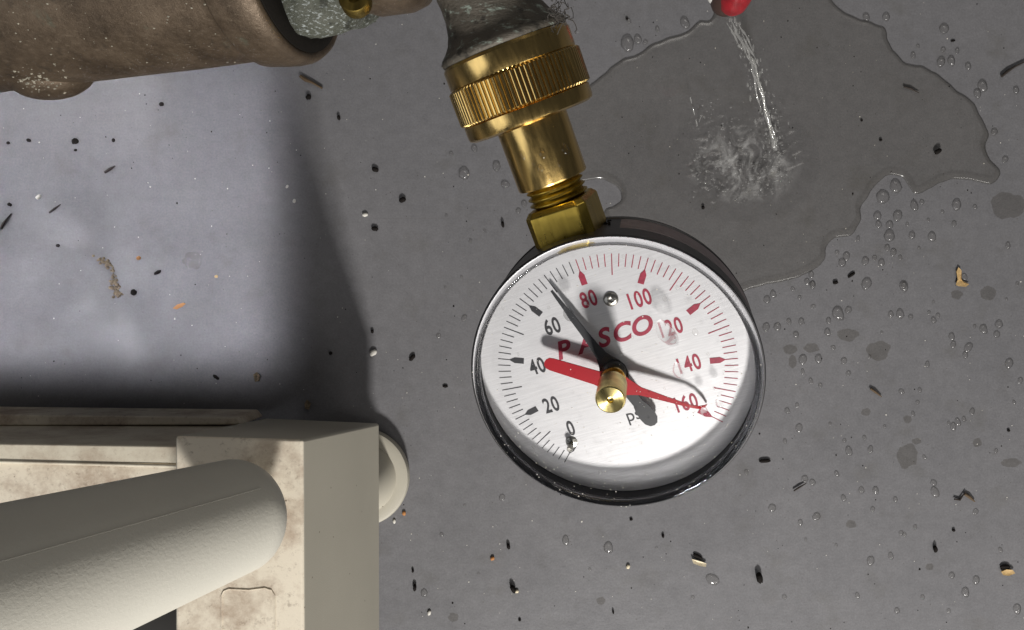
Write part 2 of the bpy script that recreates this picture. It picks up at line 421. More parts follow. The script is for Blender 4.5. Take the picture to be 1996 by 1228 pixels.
# black needle: points at (-7.42,24.1); tail widens to (2.83,-15.7)
def pointer(poly, z0, z1): return prism(poly, z0, z1)
na = math.atan2(24.1-.2, -7.6+.1); ca, sa = math.cos(na), math.sin(na)
def nd(x, y): return (-.1+ca*x-sa*y, .2+sa*x+ca*y)
hub = [(3.0*math.cos(t), 3.0*math.sin(t)) for t in [math.pi*(.5+.0)]]
tail = [(-9.4, 1.25), (-11.0, 1.75), (-13.2, 1.95), (-14.8, 1.75), (-15.9, 1.0), (-16.2, 0), (-15.9, -1.0), (-14.8, -1.75), (-13.2, -1.95), (-11.0, -1.75), (-9.4, -1.25)]
up = [(24.2, .24), (22.5, .36), (19.0, .50), (16.5, .72), (12, .80), (8, 1.0), (5, 1.35), (3.0, 2.1)]
mid1 = [(1.8, 2.75), (0, 3.1), (-1.8, 2.75), (-3.2, 1.9), (-5, 1.4)]
outl = up+mid1+tail+[(x, -y) for x, y in reversed(mid1)]+[(x, -y) for x, y in reversed(up)]
ndl = mesh('needle', *prism([nd(*p) for p in outl], -4.6, -4.2), M['needle'], gauge, 30)
mesh('needle_hub', *off(lathe_geo([(2.9, -4.3), (2.9, -3.5), (2.5, -3.2), (.02, -3.2)], 32), (-.1, .2, 0)), M['needle'], ndl, 40)
# red pointer: blunt end (-13.8,7.2), thin tip (17.1,-15.9) bent down to the dial
ra = math.atan2(-11.97-7.09, 13.59+13.66); cr, sr = math.cos(ra), math.sin(ra)
bx, by = -.42, -1.75
def rp(x, y): return (bx+cr*x-sr*y, by+sr*x+cr*y)
ZR = -2.2
blunt = [(-15.2, 1.55), (-16.2, 1.35), (-16.8, .75), (-17.0, 0), (-16.8, -.75), (-16.2, -1.35), (-15.2, -1.55)]
o1 = [(3.0, 2.0), (1.5, 2.6), (0, 2.8), (-1.5, 2.6), (-3.0, 2.0), (-4.5, 1.75)]
sta = [(17.6, .36), (12, .62), (6, 1.0)]+o1
pl = sta+blunt+[(x, -y) for x, y in reversed(sta)]
V1, F1 = prism([rp(*p) for p in pl], ZR-.15, ZR+.15)
# bent tip
tip = []
for (x, w, z) in ((17.6, .36, ZR), (19.8, .36, ZR-.7), (21.3, .42, ZR-2.2), (22.0, .28, ZR-3.7)):
    tip.append((x, w, z))
V2, F2 = [], []
for x, w, z in tip:
    for y, dz in ((-w, -.15), (w, -.15), (w, .15), (-w, .15)):
        p = rp(x, y); V2.append((p[0], p[1], z+dz))
for i in range(len(tip)-1):
    for k in range(4): F2.append((i*4+k, i*4+(k+1) % 4, (i+1)*4+(k+1) % 4, (i+1)*4+k))
F2.append((0, 1, 2, 3)); F2.append(tuple(range(len(V2)-4, len(V2)))[::-1])
rpo = mesh('set_pointer', *join((V1, F1), (V2, F2)), M['redptr'], gauge, 30)
tag(rpo, 'red pointer with blunt end at 40 and thin tip at 160')
# knob
kb = mesh('knob', *off(lathe_geo([(2.6, 0), (2.6, 1.4), (3.0, 1.5), (3.3, 1.9), (3.35, 9.6), (3.15, 10.2), (2.9, 10.35), (.75, 10.35), (.55, 9.7), (.02, 9.6)], 40), (-.25, -.35, 0)), M['brass_bright'], gauge, 30)
mesh('knob_shaft', *off(lathe_geo([(2.35, -3.4), (2.35, -1.9), (2.9, -1.8), (2.9, -1.25), (2.4, -1.2), (2.4, -1.02)], 32), (-.25, -.35, 0)), M['brass'], kb, 30)
# lens
NV = 96
V = [(31.2*math.cos(2*math.pi*i/NV), 31.2*math.sin(2*math.pi*i/NV), -1.0) for i in range(NV)]+[(2.2*math.cos(2*math.pi*i/NV)-.25, 2.2*math.sin(2*math.pi*i/NV)-.35, -1.0) for i in range(NV)]
mesh('lens', V, [(i, (i+1) % NV, NV+(i+1) % NV, NV+i) for i in range(NV)], M['lens'], gauge, 0)
mesh('lens_rim', *lathe_geo([(31.2, -1.0), (31.3, -.35), (31.6, .1), (32.0, .30), (32.4, .22), (32.8, -.1), (33.0, -.7), (33.02, -1.8), (33.02, -2.55), (31.9, -2.55), (31.5, -2.2), (31.3, -1.6)], 128, close=True), M['rim'], gauge, 60)
# stem: hex and thread; the gauge's own brass socket, axis along u at n = -13
def stem(prof, seg=48, fn=None): return off(lathe_geo(prof, seg, 'y', fn=fn), (0, 0, -13))
hx = []
hexpoly = lambda R, rot=0: [(R*math.cos(math.radians(60*i+rot)), R*math.sin(math.radians(60*i+rot))) for i in range(6)]
V, Fc = [], []
for u, R in ((31.0, 8.6), (33.0, 9.4), (39.8, 9.4), (41.0, 8.2)):
    for k in range(4):
        for da in (-7, 7): a = math.radians(90*k+54+da); V.append((R*math.cos(a), u, R*math.sin(a)-13))
for i in range(3):
    for k in range(8): Fc.append((i*8+k, i*8+(k+1) % 8, (i+1)*8+(k+1) % 8, (i+1)*8+k))
Fc += [tuple(range(8))[::-1], tuple(range(24, 32))]
bevel(mesh('square_fitting', V, Fc, M['brass_dull'], gauge, 20), .3, 2)
pr = [(5.6, 40.8)]
for k in range(4):
    u = 41.2+k*1.45; pr += [(6.0+.02*k, u), (6.95-.08*k, u+.55), (6.95-.08*k, u+.75), (6.0, u+1.3)]
pr += [(5.6, 47.4)]
# helical thread
def thr(r, t, a, j): return r
V, Fc = stem(pr, 48)
npf = len(pr)
for i in range(48):
    for j in range(npf):
        x, y, z = V[i*npf+j]
        if 0 < j < npf-1: V[i*npf+j] = (x, y+1.45*(i/48-.5)*(1 if False else .35*math.sin(2*math.pi*i/48)), z)
mesh('thread', V, Fc, M['brass_dull'], gauge, 50)

# ------------------------------------------------------------------ hose adapter
ad = tag(empty('hose_adapter', GM), 'brass swivel hose adapter with knurled nut joining gauge to spigot', 'hose adapter')
mesh('barrel', *stem([(5.8, 45.8), (8.0, 45.8), (8.2, 46.2), (8.2, 61.6), (5, 61.6)], 64), M['brass'], ad, 30)
mesh('nut_collar', *stem([(7.8, 60.0), (13.6, 60.0), (14.6, 60.5), (14.8, 61.2), (14.8, 63.6), (14.4, 63.9), (7.8, 63.9)], 96), M['brass'], ad, 30)
NK = 92
def kn(r, t, a, j):
    return r
segs = NK*6
def knf(r, t, a, j):
    if r < 14: return r
    ph = (a*NK/(2*math.pi)) % 1
    return r-.42*max(0, 1-abs(ph-.5)/.22) 
tag(mesh('knurled_band', *stem([(10, 63.9), (14.9, 63.92), (15.35, 64.3), (15.35, 71.5), (14.9, 71.9), (10, 71.92)], segs, knf), M['brass'], ad, 25), 'ridged grip band round the nut')
mesh('nut_body', *stem([(10, 71.9), (14.5, 71.95), (14.7, 72.3), (14.7, 76.3), (14.2, 77.0), (12.4, 77.1), (12.4, 74)], 96), M['brass'], ad, 30)

# ------------------------------------------------------------------ spigot
sp = tag(empty('spigot', Matrix.Translation(P(430, -60, 150)*MM)), 'old corroded bronze hose spigot entering from the top left', 'spigot')
base = P(430, -60, 150)
bd = Vector((1, .036, .24)).normalized()
bz = (Vector((0, 0, 1))-bd*bd.z).normalized(); by_ = bz.cross(bd)
bc = Vector((-56, 82.0, 148))               # axis point at the root of the flange
def along(geo):                              # lathe about local x -> world -> spigot-local
    out = []
    for v in geo[0]:
        p = bc+bd*v[0]+by_*v[1]+bz*v[2]; p = p-base; out.append(tuple(p))
    return out, geo[1]
def lump(r, t, a, j): return r+.16*noise.noise((t*.06, a*1.6, 3.1))+.09*noise.noise((t*.4, a*7, 1))
bprof = [(10, -86)]+[(24.3, t) for t in range(-84, -6, 4)]+[(24.3, -5), (24.4, -3.2), (25.0, -2.6)]
body = mesh('body', *along(lathe_geo(bprof, 96, 'x', fn=lump)), M['bronze'], sp, 60)
mesh('flange', *along(lathe_geo([(22, -3.0), (25.2, -2.9), (25.8, -2.2), (26.0, .2), (26.2, 2), (26.3, 4.5), (26.1, 6.8), (25.5, 8.1), (24.7, 8.5), (23.9, 8.3), (22, 7.4), (12, 7.2)], 96, 'x', fn=lump)), M['bronze'], sp, 50)
mesh('gasket', *along(lathe_geo([(10, 7.2), (23.9, 7.6), (23.7, 8.5), (22.4, 9.4), (21, 9.8), (12, 9.8)], 64, 'x')), M['rubber'], sp, 40)
# under-body boss at left
V, Fc = lathe_geo([(.05, -1)]+[(math.sin(math.pi*k/14), -math.cos(math.pi*k/14)) for k in range(1, 14)]+[(.05, 1)], 36)
bp = P(100, 150, 128)-base
V = [(bp.x+v[0]*10*(1+.08*noise.noise((v[0]*2, v[1]*2, v[2]*2))), bp.y+v[1]*5.2+v[0]*1.2, bp.z+v[2]*8) for v in V]
boss = mesh('boss', V, Fc, M['bronze'], sp, 60)
from mathutils.bvhtree import BVHTree
bvs = [BVHTree.FromPolygons([tuple(v.co/MM) for v in q.data.vertices], [tuple(p.vertices) for p in q.data.polygons]) for q in (body, boss)]
geos = []
for k in range(150):
    x, y = (random.gauss(80, 34), random.gauss(158, 13)) if k < 80 else (random.uniform(-20, 560), random.uniform(-10, 150))
    o0 = Vector((0, 0, H))-base; d = Vector(((x-998)/F, -(y-614)/F, -1)).normalized()
    hit = [h for h in (b.ray_cast(o0, d) for b in bvs) if h[0] is not None]
    if not hit: continue
    q = min(hit, key=lambda h: h[3])[0]; sz = random.uniform(.08, .36)*(1 if k < 80 else .7)
    g = lathe_geo([(.02, -.7), (.9, -.4), (1, 0), (.7, .4), (.02, .6)], 7)
    geos.append(([(q.x+v[0]*sz*random.uniform(.7, 1.6), q.y+v[1]*sz*random.uniform(.7, 1.3), q.z+v[2]*sz) for v in g[0]], g[1]))
tag(mesh('scale_crust', *join(*geos), M['crust'], sp, 40), 'pale crust specks on the bronze', kind='stuff')
# packing nut: hexagonal, scaled
V, Fc = [], []
for t, R in ((7.3, 17), (8.6, 20.9), (10.3, 22.2), (14, 22.7), (17.5, 22.5), (21.0, 21.2), (23.6, 18.5), (24.6, 11)):
    for k in range(48):
        a = 2*math.pi*k/48; hexr = R*(.93+.07*math.cos(6*(a+.1)))*(1+.035*noise.noise((t*.3, a*4, 0))+.02*noise.noise((t*.9, a*11, 5)))
        V.append((t, hexr*math.cos(a), hexr*math.sin(a)))
for i in range(7):
    for k in range(48): Fc.append((i*48+k, i*48+(k+1) % 48, (i+1)*48+(k+1) % 48, (i+1)*48+k))
Fc += [tuple(range(48)), tuple(range(7*48, 8*48))]
tag(mesh('packing_nut', *along((V, Fc)), M['nut'], sp, 40), 'hexagonal packing nut flecked with white scale')
# brass screw eye facing up, arm, elbow
pe = P(690, -5, 174.2)-base
mesh('brass_screw', *off(lathe_geo([(3.0, -3), (3.0, 0), (2.7, .4), (1.2, .4), (1.0, -1.0), (.05, -1.0)], 28), tuple(pe)), M['brass_old'], sp, 40)
mesh('arm', *along(lathe_geo([(6, 22), (16.8, 23), (18.0, 26), (18.0, 33), (17.0, 36), (14.6, 38), (12.4, 42), (12.0, 62), (6, 62)], 56, 'x', fn=lump)), M['bronze'], sp, 60)
# spout: in the gauge frame, converted to the spigot's
def g2s(geo):
    return [tuple(gC+gr*v[0]+gu*v[1]+gn*v[2]-base) for v in geo[0]], geo[1]
def lump2(r, t, a, j): return r*(1+.02*noise.noise((t*.12, a*2, 7)))+.15*noise.noise((t*.7, a*9, 2))
spr = [(11.9, 74.5), (12.3, 76.2), (14.3, 77.2), (14.5, 78.0), (14.1, 78.8), (13.0, 79.8), (11.9, 81.2), (11.0, 83.2), (10.5, 86), (10.4, 89), (10.7, 92), (11.8, 96), (14, 101), (16, 106), (14, 116), (6, 120)]
spo = mesh('spout', *g2s(stem(spr, 72, lump2)), M['spout'], sp, 60)
# cobweb threads on the spout
geos = []
for k in range(26):
    x, y = random.uniform(1070, 1108), random.uniform(-12, 30)
    z = random.uniform(160, 172)
    pts = [P(x, y, z)]
    for q in range(6): pts.append(pts[-1]+Vector((random.uniform(-1.0, 1.0), random.uniform(-1.2, .5), random.uniform(-.6, .5))))
    geos.append(tube_geo(pts, random.uniform(.05, .12), 4))
tag(mesh('cobweb', *join(*geos), M['web']), 'dusty dark cobweb threads clinging to the spout above the brass nut', 'cobweb', kind='stuff')

# ------------------------------------------------------------------ beige plastic stand, lower left
st = tag(empty('hose_reel_frame', Matrix.Translation(P(740, 825, 0)*MM)), 'stained beige plastic hose reel frame with thick tube in the lower left corner', 'hose reel frame')
so = P(740, 825, 0)
def L(p): return tuple(Vector(p)-so)
def hexa(name, top, bot, mat, bev=.8, seg=3):
    V = [L(p) for p in bot]+[L(p) for p in top]; n = len(top)
    Fc = [tuple(range(n))[::-1], tuple(range(n, 2*n))]+[(i, (i+1) % n, n+(i+1) % n, n+i) for i in range(n)]
    o = mesh(name, V, Fc, mat, st, 0)
    o.data.polygons.foreach_set('use_smooth', [True]*len(o.data.polygons))
    if bev: bevel(o, bev, seg)
    return o
ZT = 95
tb = lambda x, y: P(x, y, ZT)
# upright block: corners of its top and of its foot
top = [tb(341, 849), tb(591, 856), tb(594, 1420), tb(341, 1420)]
bot = [P(548, 815, 22), P(739.5, 825, 22), P(741, 1420, 22), P(548, 1420, 22)]
bot[0] = Vector((top[0].x+1, bot[1].y+.6, 12)); bot[3] = Vector((top[0].x+1, bot[2].y, 12))
upr = o = hexa('upright', top, bot, M['beige'], 1.0)
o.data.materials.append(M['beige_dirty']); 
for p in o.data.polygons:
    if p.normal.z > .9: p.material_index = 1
# embossed outline on the upright's top, lower part
pts = [P(432, 1300, ZT+.1), P(432, 1160, ZT+.1), P(436, 1152, ZT+.1), P(446, 1148, ZT+.1), P(485, 1150, ZT+.1), P(516, 1146, ZT+.1), P(529, 1150, ZT+.1), P(535, 1160, ZT+.1), P(536, 1300, ZT+.1)]
mesh('moulded_rib', *[(lambda g: ([L(v) for v in g[0]], g[1]))(tube_geo(pts, .2, 8))][0], M['beige_dirty'], upr, 60)
# lower ledge to the left
ZL = 70
lt = [P(-420, 858, ZL), P(560, 872, ZL), P(560, 905, ZL), P(-420, 901, ZL)]
lb = [P(-420, 826, 20), P(560, 834, 20), P(560, 900, 20), P(-420, 900, 20)]
lb = [Vector((lt[0].x, P(0, 829, 28).y, 20)), Vector((lt[1].x, P(0, 832, 28).y, 20)), Vector((lt[2].x, lt[2].y, 20)), Vector((lt[3].x, lt[3].y, 20))]
o = hexa('ledge', lt, lb, M['beige_semi'], .7)
# ridge line and sunken panel
ln = [P(-420, 894, ZL), P(-60, 898, ZL), P(200, 905, ZL), P(470, 912, ZL)]
mesh('ridge', *[(lambda g: ([L(v) for v in g[0]], g[1]))(tube_geo(ln, .55, 8))][0], M['beige_semi'], st, 60)
pt = [P(-420, 893, ZL-2.2), P(560, 908, ZL-2.2), P(560, 1010, ZL-2.2), P(-420, 982, ZL-2.2)]
pb = [Vector((p.x, p.y, ZL-8)) for p in pt]
hexa('panel', pt, pb, M['beige_dirty'], .5)
# thin back flange
ft = [P(-420, 803, 28), P(462, 813, 28), P(474, 828, 28), P(-420, 832, 28)]
fb = [Vector((p.x, p.y, 3)) for p in ft]
hexa('back_flange', ft, fb, M['beige_dirty'], .8)
# near-black sheet, painted in for the shade inside under the tube
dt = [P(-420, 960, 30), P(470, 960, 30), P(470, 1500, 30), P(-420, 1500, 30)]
hexa('opening_shade', dt, [Vector((p.x, p.y, 26)) for p in dt], M['gap'], 0)
# round foot boss poking out on the right
fc = P(703, 930, 4)
def roundfoot(prof): return off(lathe_geo(prof, 64), L((fc.x, fc.y, 0)))
mesh('foot', *roundfoot([(3, .5), (18.6, .5), (19.2, 1.2), (19.3, 5.0), (18.9, 6.2), (18.0, 6.6), (15.2, 6.65), (14.6, 6.7), (3, 6.7)]), M['beige'], st, 30)
mesh('foot_boss', *roundfoot([(3, 6.4), (14.5, 6.6), (14.1, 7.2), (9.3, 23), (8.8, 26), (3, 26)]), M['beige'], st, 30)
# tube: cone from near the upright up to the left, with a domed end and a mould seam
a0 = P(453, 1008, 111); a1 = P(-330, 1268, 186)
ad_ = (a1-a0).normalized()
tx = (Vector((0, 0, 1))-ad_*ad_.z).normalized(); ty = ad_.cross(tx)
Ltot = (a1-a0).length
prof = []
R0 = 15.3
for k in range(1, 13):
    t = math.pi/2*k/12; prof.append((R0*math.sin(t)**.80 if k < 12 else R0, -11.8*math.cos(t)))
for k in range(1, 31): prof.append((R0+(20.2-R0)*k/30*.9, Ltot*k/30))
prof = [(.05, -11.85)]+prof
Vt, Ft = lathe_geo(prof, 96)
Vt = [L(a0+tx*v[0]+ty*v[1]+ad_*v[2]) for v in Vt]
tbo = mesh('tube', Vt, Ft, M['beige_tube'], st, 60)
seam = []
sa_ = None
for k in range(0, 31):
    l = 1+ (Ltot-1)*k/30; r = R0+(20.2-R0)*l/Ltot*.9+.02
    a = math.radians(32)
    seam.append(a0+tx*r*math.cos(a)+ty*r*math.sin(a)+ad_*l)
mesh('tube_seam', *[(lambda g: ([L(v) for v in g[0]], g[1]))(tube_geo(seam, .16, 6))][0], M['beige_tube'], tbo, 60)

# ------------------------------------------------------------------ puddle
def fp(x, y): p = P(x, y, 0); return (p.x, p.y)
Z5 = lambda x, y: (1180+x/2.1924, y/2.1924)
outl = [(1100, 205), (1160, 160)]+[Z5(*p) for p in ((60, 262), (140, 234), (190, 200), (250, 172), (340, 140), (400, 95), (455, 74))]
outl += [(1410, -40), (1470, -70), (1560, -70), (1615, -20)]
outl += [Z5(*p) for p in ((965, 5), (1010, 45), (1080, 82), (1150, 102), (1195, 124), (1213, 180), (1245, 232), (1288, 274), (1360, 287), (1430, 327), (1500, 387), (1562, 432), (1600, 490), (1638, 570), (1622, 630), (1645, 685), (1690, 738), (1655, 782), (1600, 778), (1500, 764), (1440, 780), (1380, 808), (1325, 832), (1295, 795), (1262, 757), (1210, 748), (1160, 782), (1120, 840), (1092, 892), (1090, 940), (1068, 992), (1035, 1010), (980, 1018), (940, 1060), (938, 1108), (880, 1160), (810, 1190), (700, 1215), (600, 1240))]
outl += [(1400, 580), (1330, 560), (1240, 500), (1190, 450), (1178, 412), (1198, 402), (1211, 388), (1207, 370), (1192, 357), (1168, 348), (1120, 350), (1075, 290)]
def smooth_poly(pts, n):
    # Catmull-Rom resample, evenly
    out = []; m = len(pts)
    for i in range(m):
        p0, p1, p2, p3 = (Vector(pts[(i+k-1) % m]) for k in range(4))
        for t in [j/6 for j in range(6)]:
            out.append(.5*((2*p1)+(p2-p0)*t+(2*p0-5*p1+4*p2-p3)*t*t+(3*p1-p0-3*p2+p3)*t**3))
    L_ = [0]
    for i in range(len(out)): L_.append(L_[-1]+(out[(i+1) % len(out)]-out[i]).length)
    res = []; j = 0
    for k in range(n):
        d = L_[-1]*k/n
        while L_[j+1] < d: j += 1
        f = (d-L_[j])/max(1e-9, L_[j+1]-L_[j]); res.append(out[j].lerp(out[(j+1) % len(out)], f))
    return res
def water_sheet(name, pix, n, h, w, wig=.5, zbase=.02):
    poly = smooth_poly([fp(*p) for p in pix], n)
    area_ = sum(poly[i].x*poly[(i+1) % n].y-poly[(i+1) % n].x*poly[i].y for i in range(n))
    if area_ < 0: poly.reverse()
    nor = []
    for i in range(n):
        d = poly[(i+3) % n]-poly[i-3]; nor.append(Vector((-d.y, d.x)).normalized())
    poly = [p+nor[i]*wig*(noise.noise((p.x*.22, p.y*.22, 0))+.22*noise.noise((p.x*.7, p.y*.7, 3))) for i, p in enumerate(poly)]
    rings = [(0, 0), (.06, .34), (.16, .58), (.32, .80), (.55, .94), (1, 1)]
    V, Fc = [], []
    for f, hh in rings:
        for i, p in enumerate(poly): q = p+nor[i]*w*f; V.append((q.x, q.y, zbase+h*hh))
    for k in range(len(rings)-1):
        for i in range(n): j = (i+1) % n; Fc.append((k*n+i, k*n+j, (k+1)*n+j, (k+1)*n+i))
    return V, Fc, n, len(rings)
V, Fc, n_, nr = water_sheet('puddle', outl, 520, .85, 2.2)
pud = tag(empty('puddle', Matrix.Translation((0, 0, 0))), 'shallow water puddle with a scalloped rim spread behind the gauge', 'puddle')
mesh('water_edge', V, Fc, M['meniscus'], pud, 80)
inner = [V[(nr-1)*n_+i] for i in range(n_)]
bm = bmesh.new(); vs = [bm.verts.new((v[0]*MM, v[1]*MM, v[2]*MM)) for v in inner]
es = [bm.edges.new((vs[i], vs[(i+1) % n_])) for i in range(n_)]
bmesh.ops.triangle_fill(bm, edges=es, use_beauty=True); bm.normal_update()
for f in bm.faces:
    if f.normal.z < 0: f.normal_flip()
me = bpy.data.meshes.new('water_film'); bm.to_mesh(me); bm.free(); me.materials.append(M['water'])
o = bpy.data.objects.new('water_film', me); C.objects.link(o); o.parent = pud

# ------------------------------------------------------------------ droplets
DV, DF = [], []
def dome(seg=14, rings=5):
    V, Fc = [], []
    for j in range(rings):
        t = math.pi/2*j/rings; r = math.cos(t)**.9; z = math.sin(t)
        for k in range(seg): a = 2*math.pi*k/seg; V.append((r*math.cos(a), r*math.sin(a), z))
    V.append((0, 0, 1))
    for j in range(rings-1):
        for k in range(seg): l = (k+1) % seg; Fc.append((j*seg+k, j*seg+l, (j+1)*seg+l, (j+1)*seg+k))
    b = (rings-1)*seg
    for k in range(seg): Fc.append((b+k, b+(k+1) % seg, len(V)-1))
    return V, Fc
dmeshes = []
for k in range(6):
    V, Fc = dome()
    e = random.uniform(.9, 1.8); tp = random.uniform(-.25, .3)
    V = [(x*(1+tp*y)*(1+.20*noise.noise((x*1.3+k*9, y*1.3, 0))), y*e*(1+.20*noise.noise((x*1.3, y*1.3+k*9, 5))), z) for x, y, z in V]
    o = mesh('water_droplet', V, Fc, M['drop'], smooth=75); dmeshes.append(o.data); bpy.data.objects.remove(o)
def droplet(x, y, r, label, group, rot=None, hgt=None, name='water_droplet', z=.015, md=None):
    o = bpy.data.objects.new(name, md or random.choice(dmeshes)); C.objects.link(o)
    q = fp(x, y); o.location = (q[0]*MM, q[1]*MM, z*MM)
    o.scale = (r, r, hgt or r*random.uniform(.55, .8)); o.rotation_euler = (0, 0, random.gauss(0, .45) if rot is None else rot)
    tag(o, label, 'water droplet', group); return o
Z6 = lambda x, y: (1440+x/1.687, 500+y/1.687)
# (a) on the dry paint beyond the puddle's upper right rim
for x, y, r in ((1115, 75, 1.3), (1200, 75, 1.5), (1447, 125, 1.9), (1478, 263, 1.5), (1433, 268, 1.6), (1315, 237, 1.0), (1550, 285, 1.2), (1335, 198, .8), (1443, 213, .9), (1503, 218, .9), (1612, 370, 1.9), (1755, 387, 1.2), (1590, 402, 1.5), (1662, 565, 1.3), (1707, 683, 1.2)):
    droplet(*Z5(x, y), r, 'clear water droplet on bare paint beyond the upper right rim of the puddle', 'droplets beyond the upper right puddle rim')
# (b) left of the puddle rim above the nut
for x, y, r in ((95, 190, 2.6), (138, 170, 1.6), (340, 100, 1.7), (222, 125, .9), (170, 182, .9), (100, 90, .8)):
    droplet(*Z5(x, y), r, 'clear water droplet on the floor between the brass nut and the red nozzle', 'droplets between nut and red nozzle')
# (c) in the bay of the puddle's lower edge
for x, y, r in ((1240, 797, 2.4), (1185, 845, 2.6), (1320, 880, 1.5), (1352, 865, 1.0), (1500, 878, 1.8), (1580, 885, .8), (1163, 925, 1.6), (1248, 925, 1.8), (1167, 960, 1.3), (1215, 962, 1.5), (1213, 1013, 2.1), (1310, 1007, 1.3), (1395, 1012, 1.7), (1490, 957, 1.0), (1205, 1060, 1.1), (1230, 1080, 1.3), (1260, 1100, .8), (1030, 1097, 1.4), (1012, 1125, 1.5), (1110, 1118, 1.4), (1150, 1103, .9), (1180, 1122, 1.3), (990, 1080, .9), (1080, 1020, .8), (1115, 1215, 1.9), (1275, 1220, 1.1), (880, 1175, 1.1), (862, 1205, 1.1), (885, 1215, 1.1), (1720, 1050, 1.0), (1440, 905, .7), (1380, 940, .6), (1290, 960, .7), (1340, 1060, .6)):
    droplet(*Z5(x, y), r, 'clear water droplet in the bay along the lower edge of the puddle', 'droplets in the puddle bay')
# (d) floor right of the gauge
for x, y, r in ((93, 143, 1.4), (113, 125, 1.3), (178, 108, .8), (200, 135, .8), (243, 95, 1.2), (543, 100, 1.7), (360, 177, 1.2), (327, 190, 2.2), (90, 233, 1.4), (127, 233, 1.5), (165, 215, 1.0), (205, 215, 1.1), (188, 258, 1.2), (292, 250, 1.2), (295, 212, 1.0), (210, 340, 1.6), (262, 338, 1.4), (210, 378, .8), (360, 385, .9), (345, 345, 1.2), (237, 410, .9), (268, 425, .8), (160, 508, 1.0), (192, 490, .8), (198, 565, 1.4), (152, 608, .8), (362, 640, 1.4), (433, 635, 1.1), (347, 605, .8), (413, 597, .8),
                (855, 225, 1.5), (805, 240, 1.5), (848, 257, 1.3), (775, 230, .7), (700, 265, 1.2), (705, 290, 1.1), (755, 300, 1.5), (745, 325, 1.1), (888, 353, 1.6), (925, 408, 1.0), (655, 195, .9), (640, 210, 1.1), (625, 185, .7), (705, 560, 1.2), (720, 545, 1.2), (740, 535, .9), (767, 510, 1.0), (690, 548, .7), (595, 440, .8), (588, 480, .8), (573, 517, .8), (535, 445, .9), (620, 355, .9), (500, 190, 1.1), (530, 190, 1.6), (565, 200, 1.0), (245, 165, .8), (310, 300, .9), (742, 68, 1.2), (640, 150, .6), (470, 250, .6), (430, 330, .6), (880, 140, .6), (915, 90, .7), (300, 550, .6), (480, 560, .6), (845, 640, .8), (610, 660, .7), (905, 480, .7)):
    droplet(*Z6(x, y), r, 'clear water droplet on the grey floor right of the gauge', 'droplets right of the gauge')
# (e) lower right floor
for x, y, r in ((217, 733, 1.4), (242, 743, 1.2), (322, 715, .9), (403, 768, 1.2), (345, 795, 1.0), (110, 828, 1.5), (255, 856, 1.4), (202, 876, 1.0), (640, 745, 1.2), (645, 775, 1.6), (533, 910, .9), (545, 915, .8), (433, 1002, 1.5), (500, 985, 1.1), (745, 1105, 1.5), (778, 840, 1.1), (915, 1160, 1.6), (520, 1165, 1.1), (440, 832, .9), (580, 890, .8), (700, 1050, 1.2), (780, 1065, 1.4), (150, 1120, .9), (390, 1115, .9), (450, 770, 1.2), (515, 800, .9), (25, 710, .9), (320, 950, .6), (220, 930, .6), (860, 965, .9), (605, 1120, .8), (690, 1165, .8)):
    droplet(*Z6(x, y), r, 'clear water droplet on the floor low in the right corner', 'droplets low in the right corner')
# (f) floor below the gauge
for x, y, r in ((827, 1156, 1.4), (1103, 1054, 1.4), (979, 970, 1.2), (1186, 1068, 1.9), (1389, 1130, 2.0), (861, 1042, .8), (1280, 1068, .6), (933, 1118, .5), (1150, 1110, .6), (1350, 1165, .7), (1024, 920, .6), (906, 985, .6)):
    droplet(x, y, r, 'clear water droplet on the floor below the gauge', 'droplets below the gauge')
# (g) left of the gauge and adapter
for x, y, r in ((985, 360, 1.4), (925, 290, 1.2), (968, 325, 1.6), (905, 340, 2.2), (1010, 412, 1.0), (1022, 398, 1.2), (880, 300, .8), (917, 470, .7), (855, 655, 1.0), (905, 620, 1.0), (900, 540, .6), (868, 560, .5), (870, 420, .6), (945, 450, .6)):
    droplet(x, y, r, 'clear water droplet on the floor left of the gauge', 'droplets left of the gauge')

# droplets on the lens (gauge frame), on the barrel
from mathutils import Matrix as Mx
import itertools
f_cam = Vector((0, 0, H))
def on_plane(x, y, k):
    d = Vector(((x-998)/F, -(y-614)/F, -1)); q0 = gC+gn*k
    t = (q0-f_cam).dot(gn)/d.dot(gn); q = f_cam+d*t-gC
    return q.dot(gr), q.dot(gu)
bead_mesh = dmeshes[0].copy(); bead_mesh.materials.clear(); bead_mesh.materials.append(M['bead'])
def lensdrop(x, y, r, label, group=None, e=1.0, hgt=.55, rot=0, k=-.98):
    a, b = on_plane(x, y, k)
    o = bpy.data.objects.new('water_droplet', bead_mesh if r > .8 else dmeshes[0]); C.objects.link(o)
    o.matrix_world = GM @ Mx.Translation((a*MM, b*MM, k*MM)) @ Mx.Rotation(rot, 4, 'Z') @ Mx.Diagonal((r, r*e, r*hgt, 1))
    return tag(o, label, 'water droplet', group)
lensdrop(1299, 648, 2.0, 'large teardrop of water on the lens over the number 120', e=1.15, rot=.25, hgt=.8)
lensdrop(1322, 722, 1.35, 'round bead of water on the lens beside the number 140', hgt=.8)
lensdrop(1109, 612, 1.3, 'water bead on the lens against the black needle near 60')
lensdrop(1374, 803, .95, 'water bead on the lens over the tip of the red pointer')
lensdrop(1402, 786, .9, 'water bead on the lens just right of the red pointer tip')
lensdrop(1355, 647, .65, 'small lone water bead on the lens beyond the number 120, left of the red ticks')
lensdrop(1296, 582, .5, 'small water bead on the lens right of the number 100')
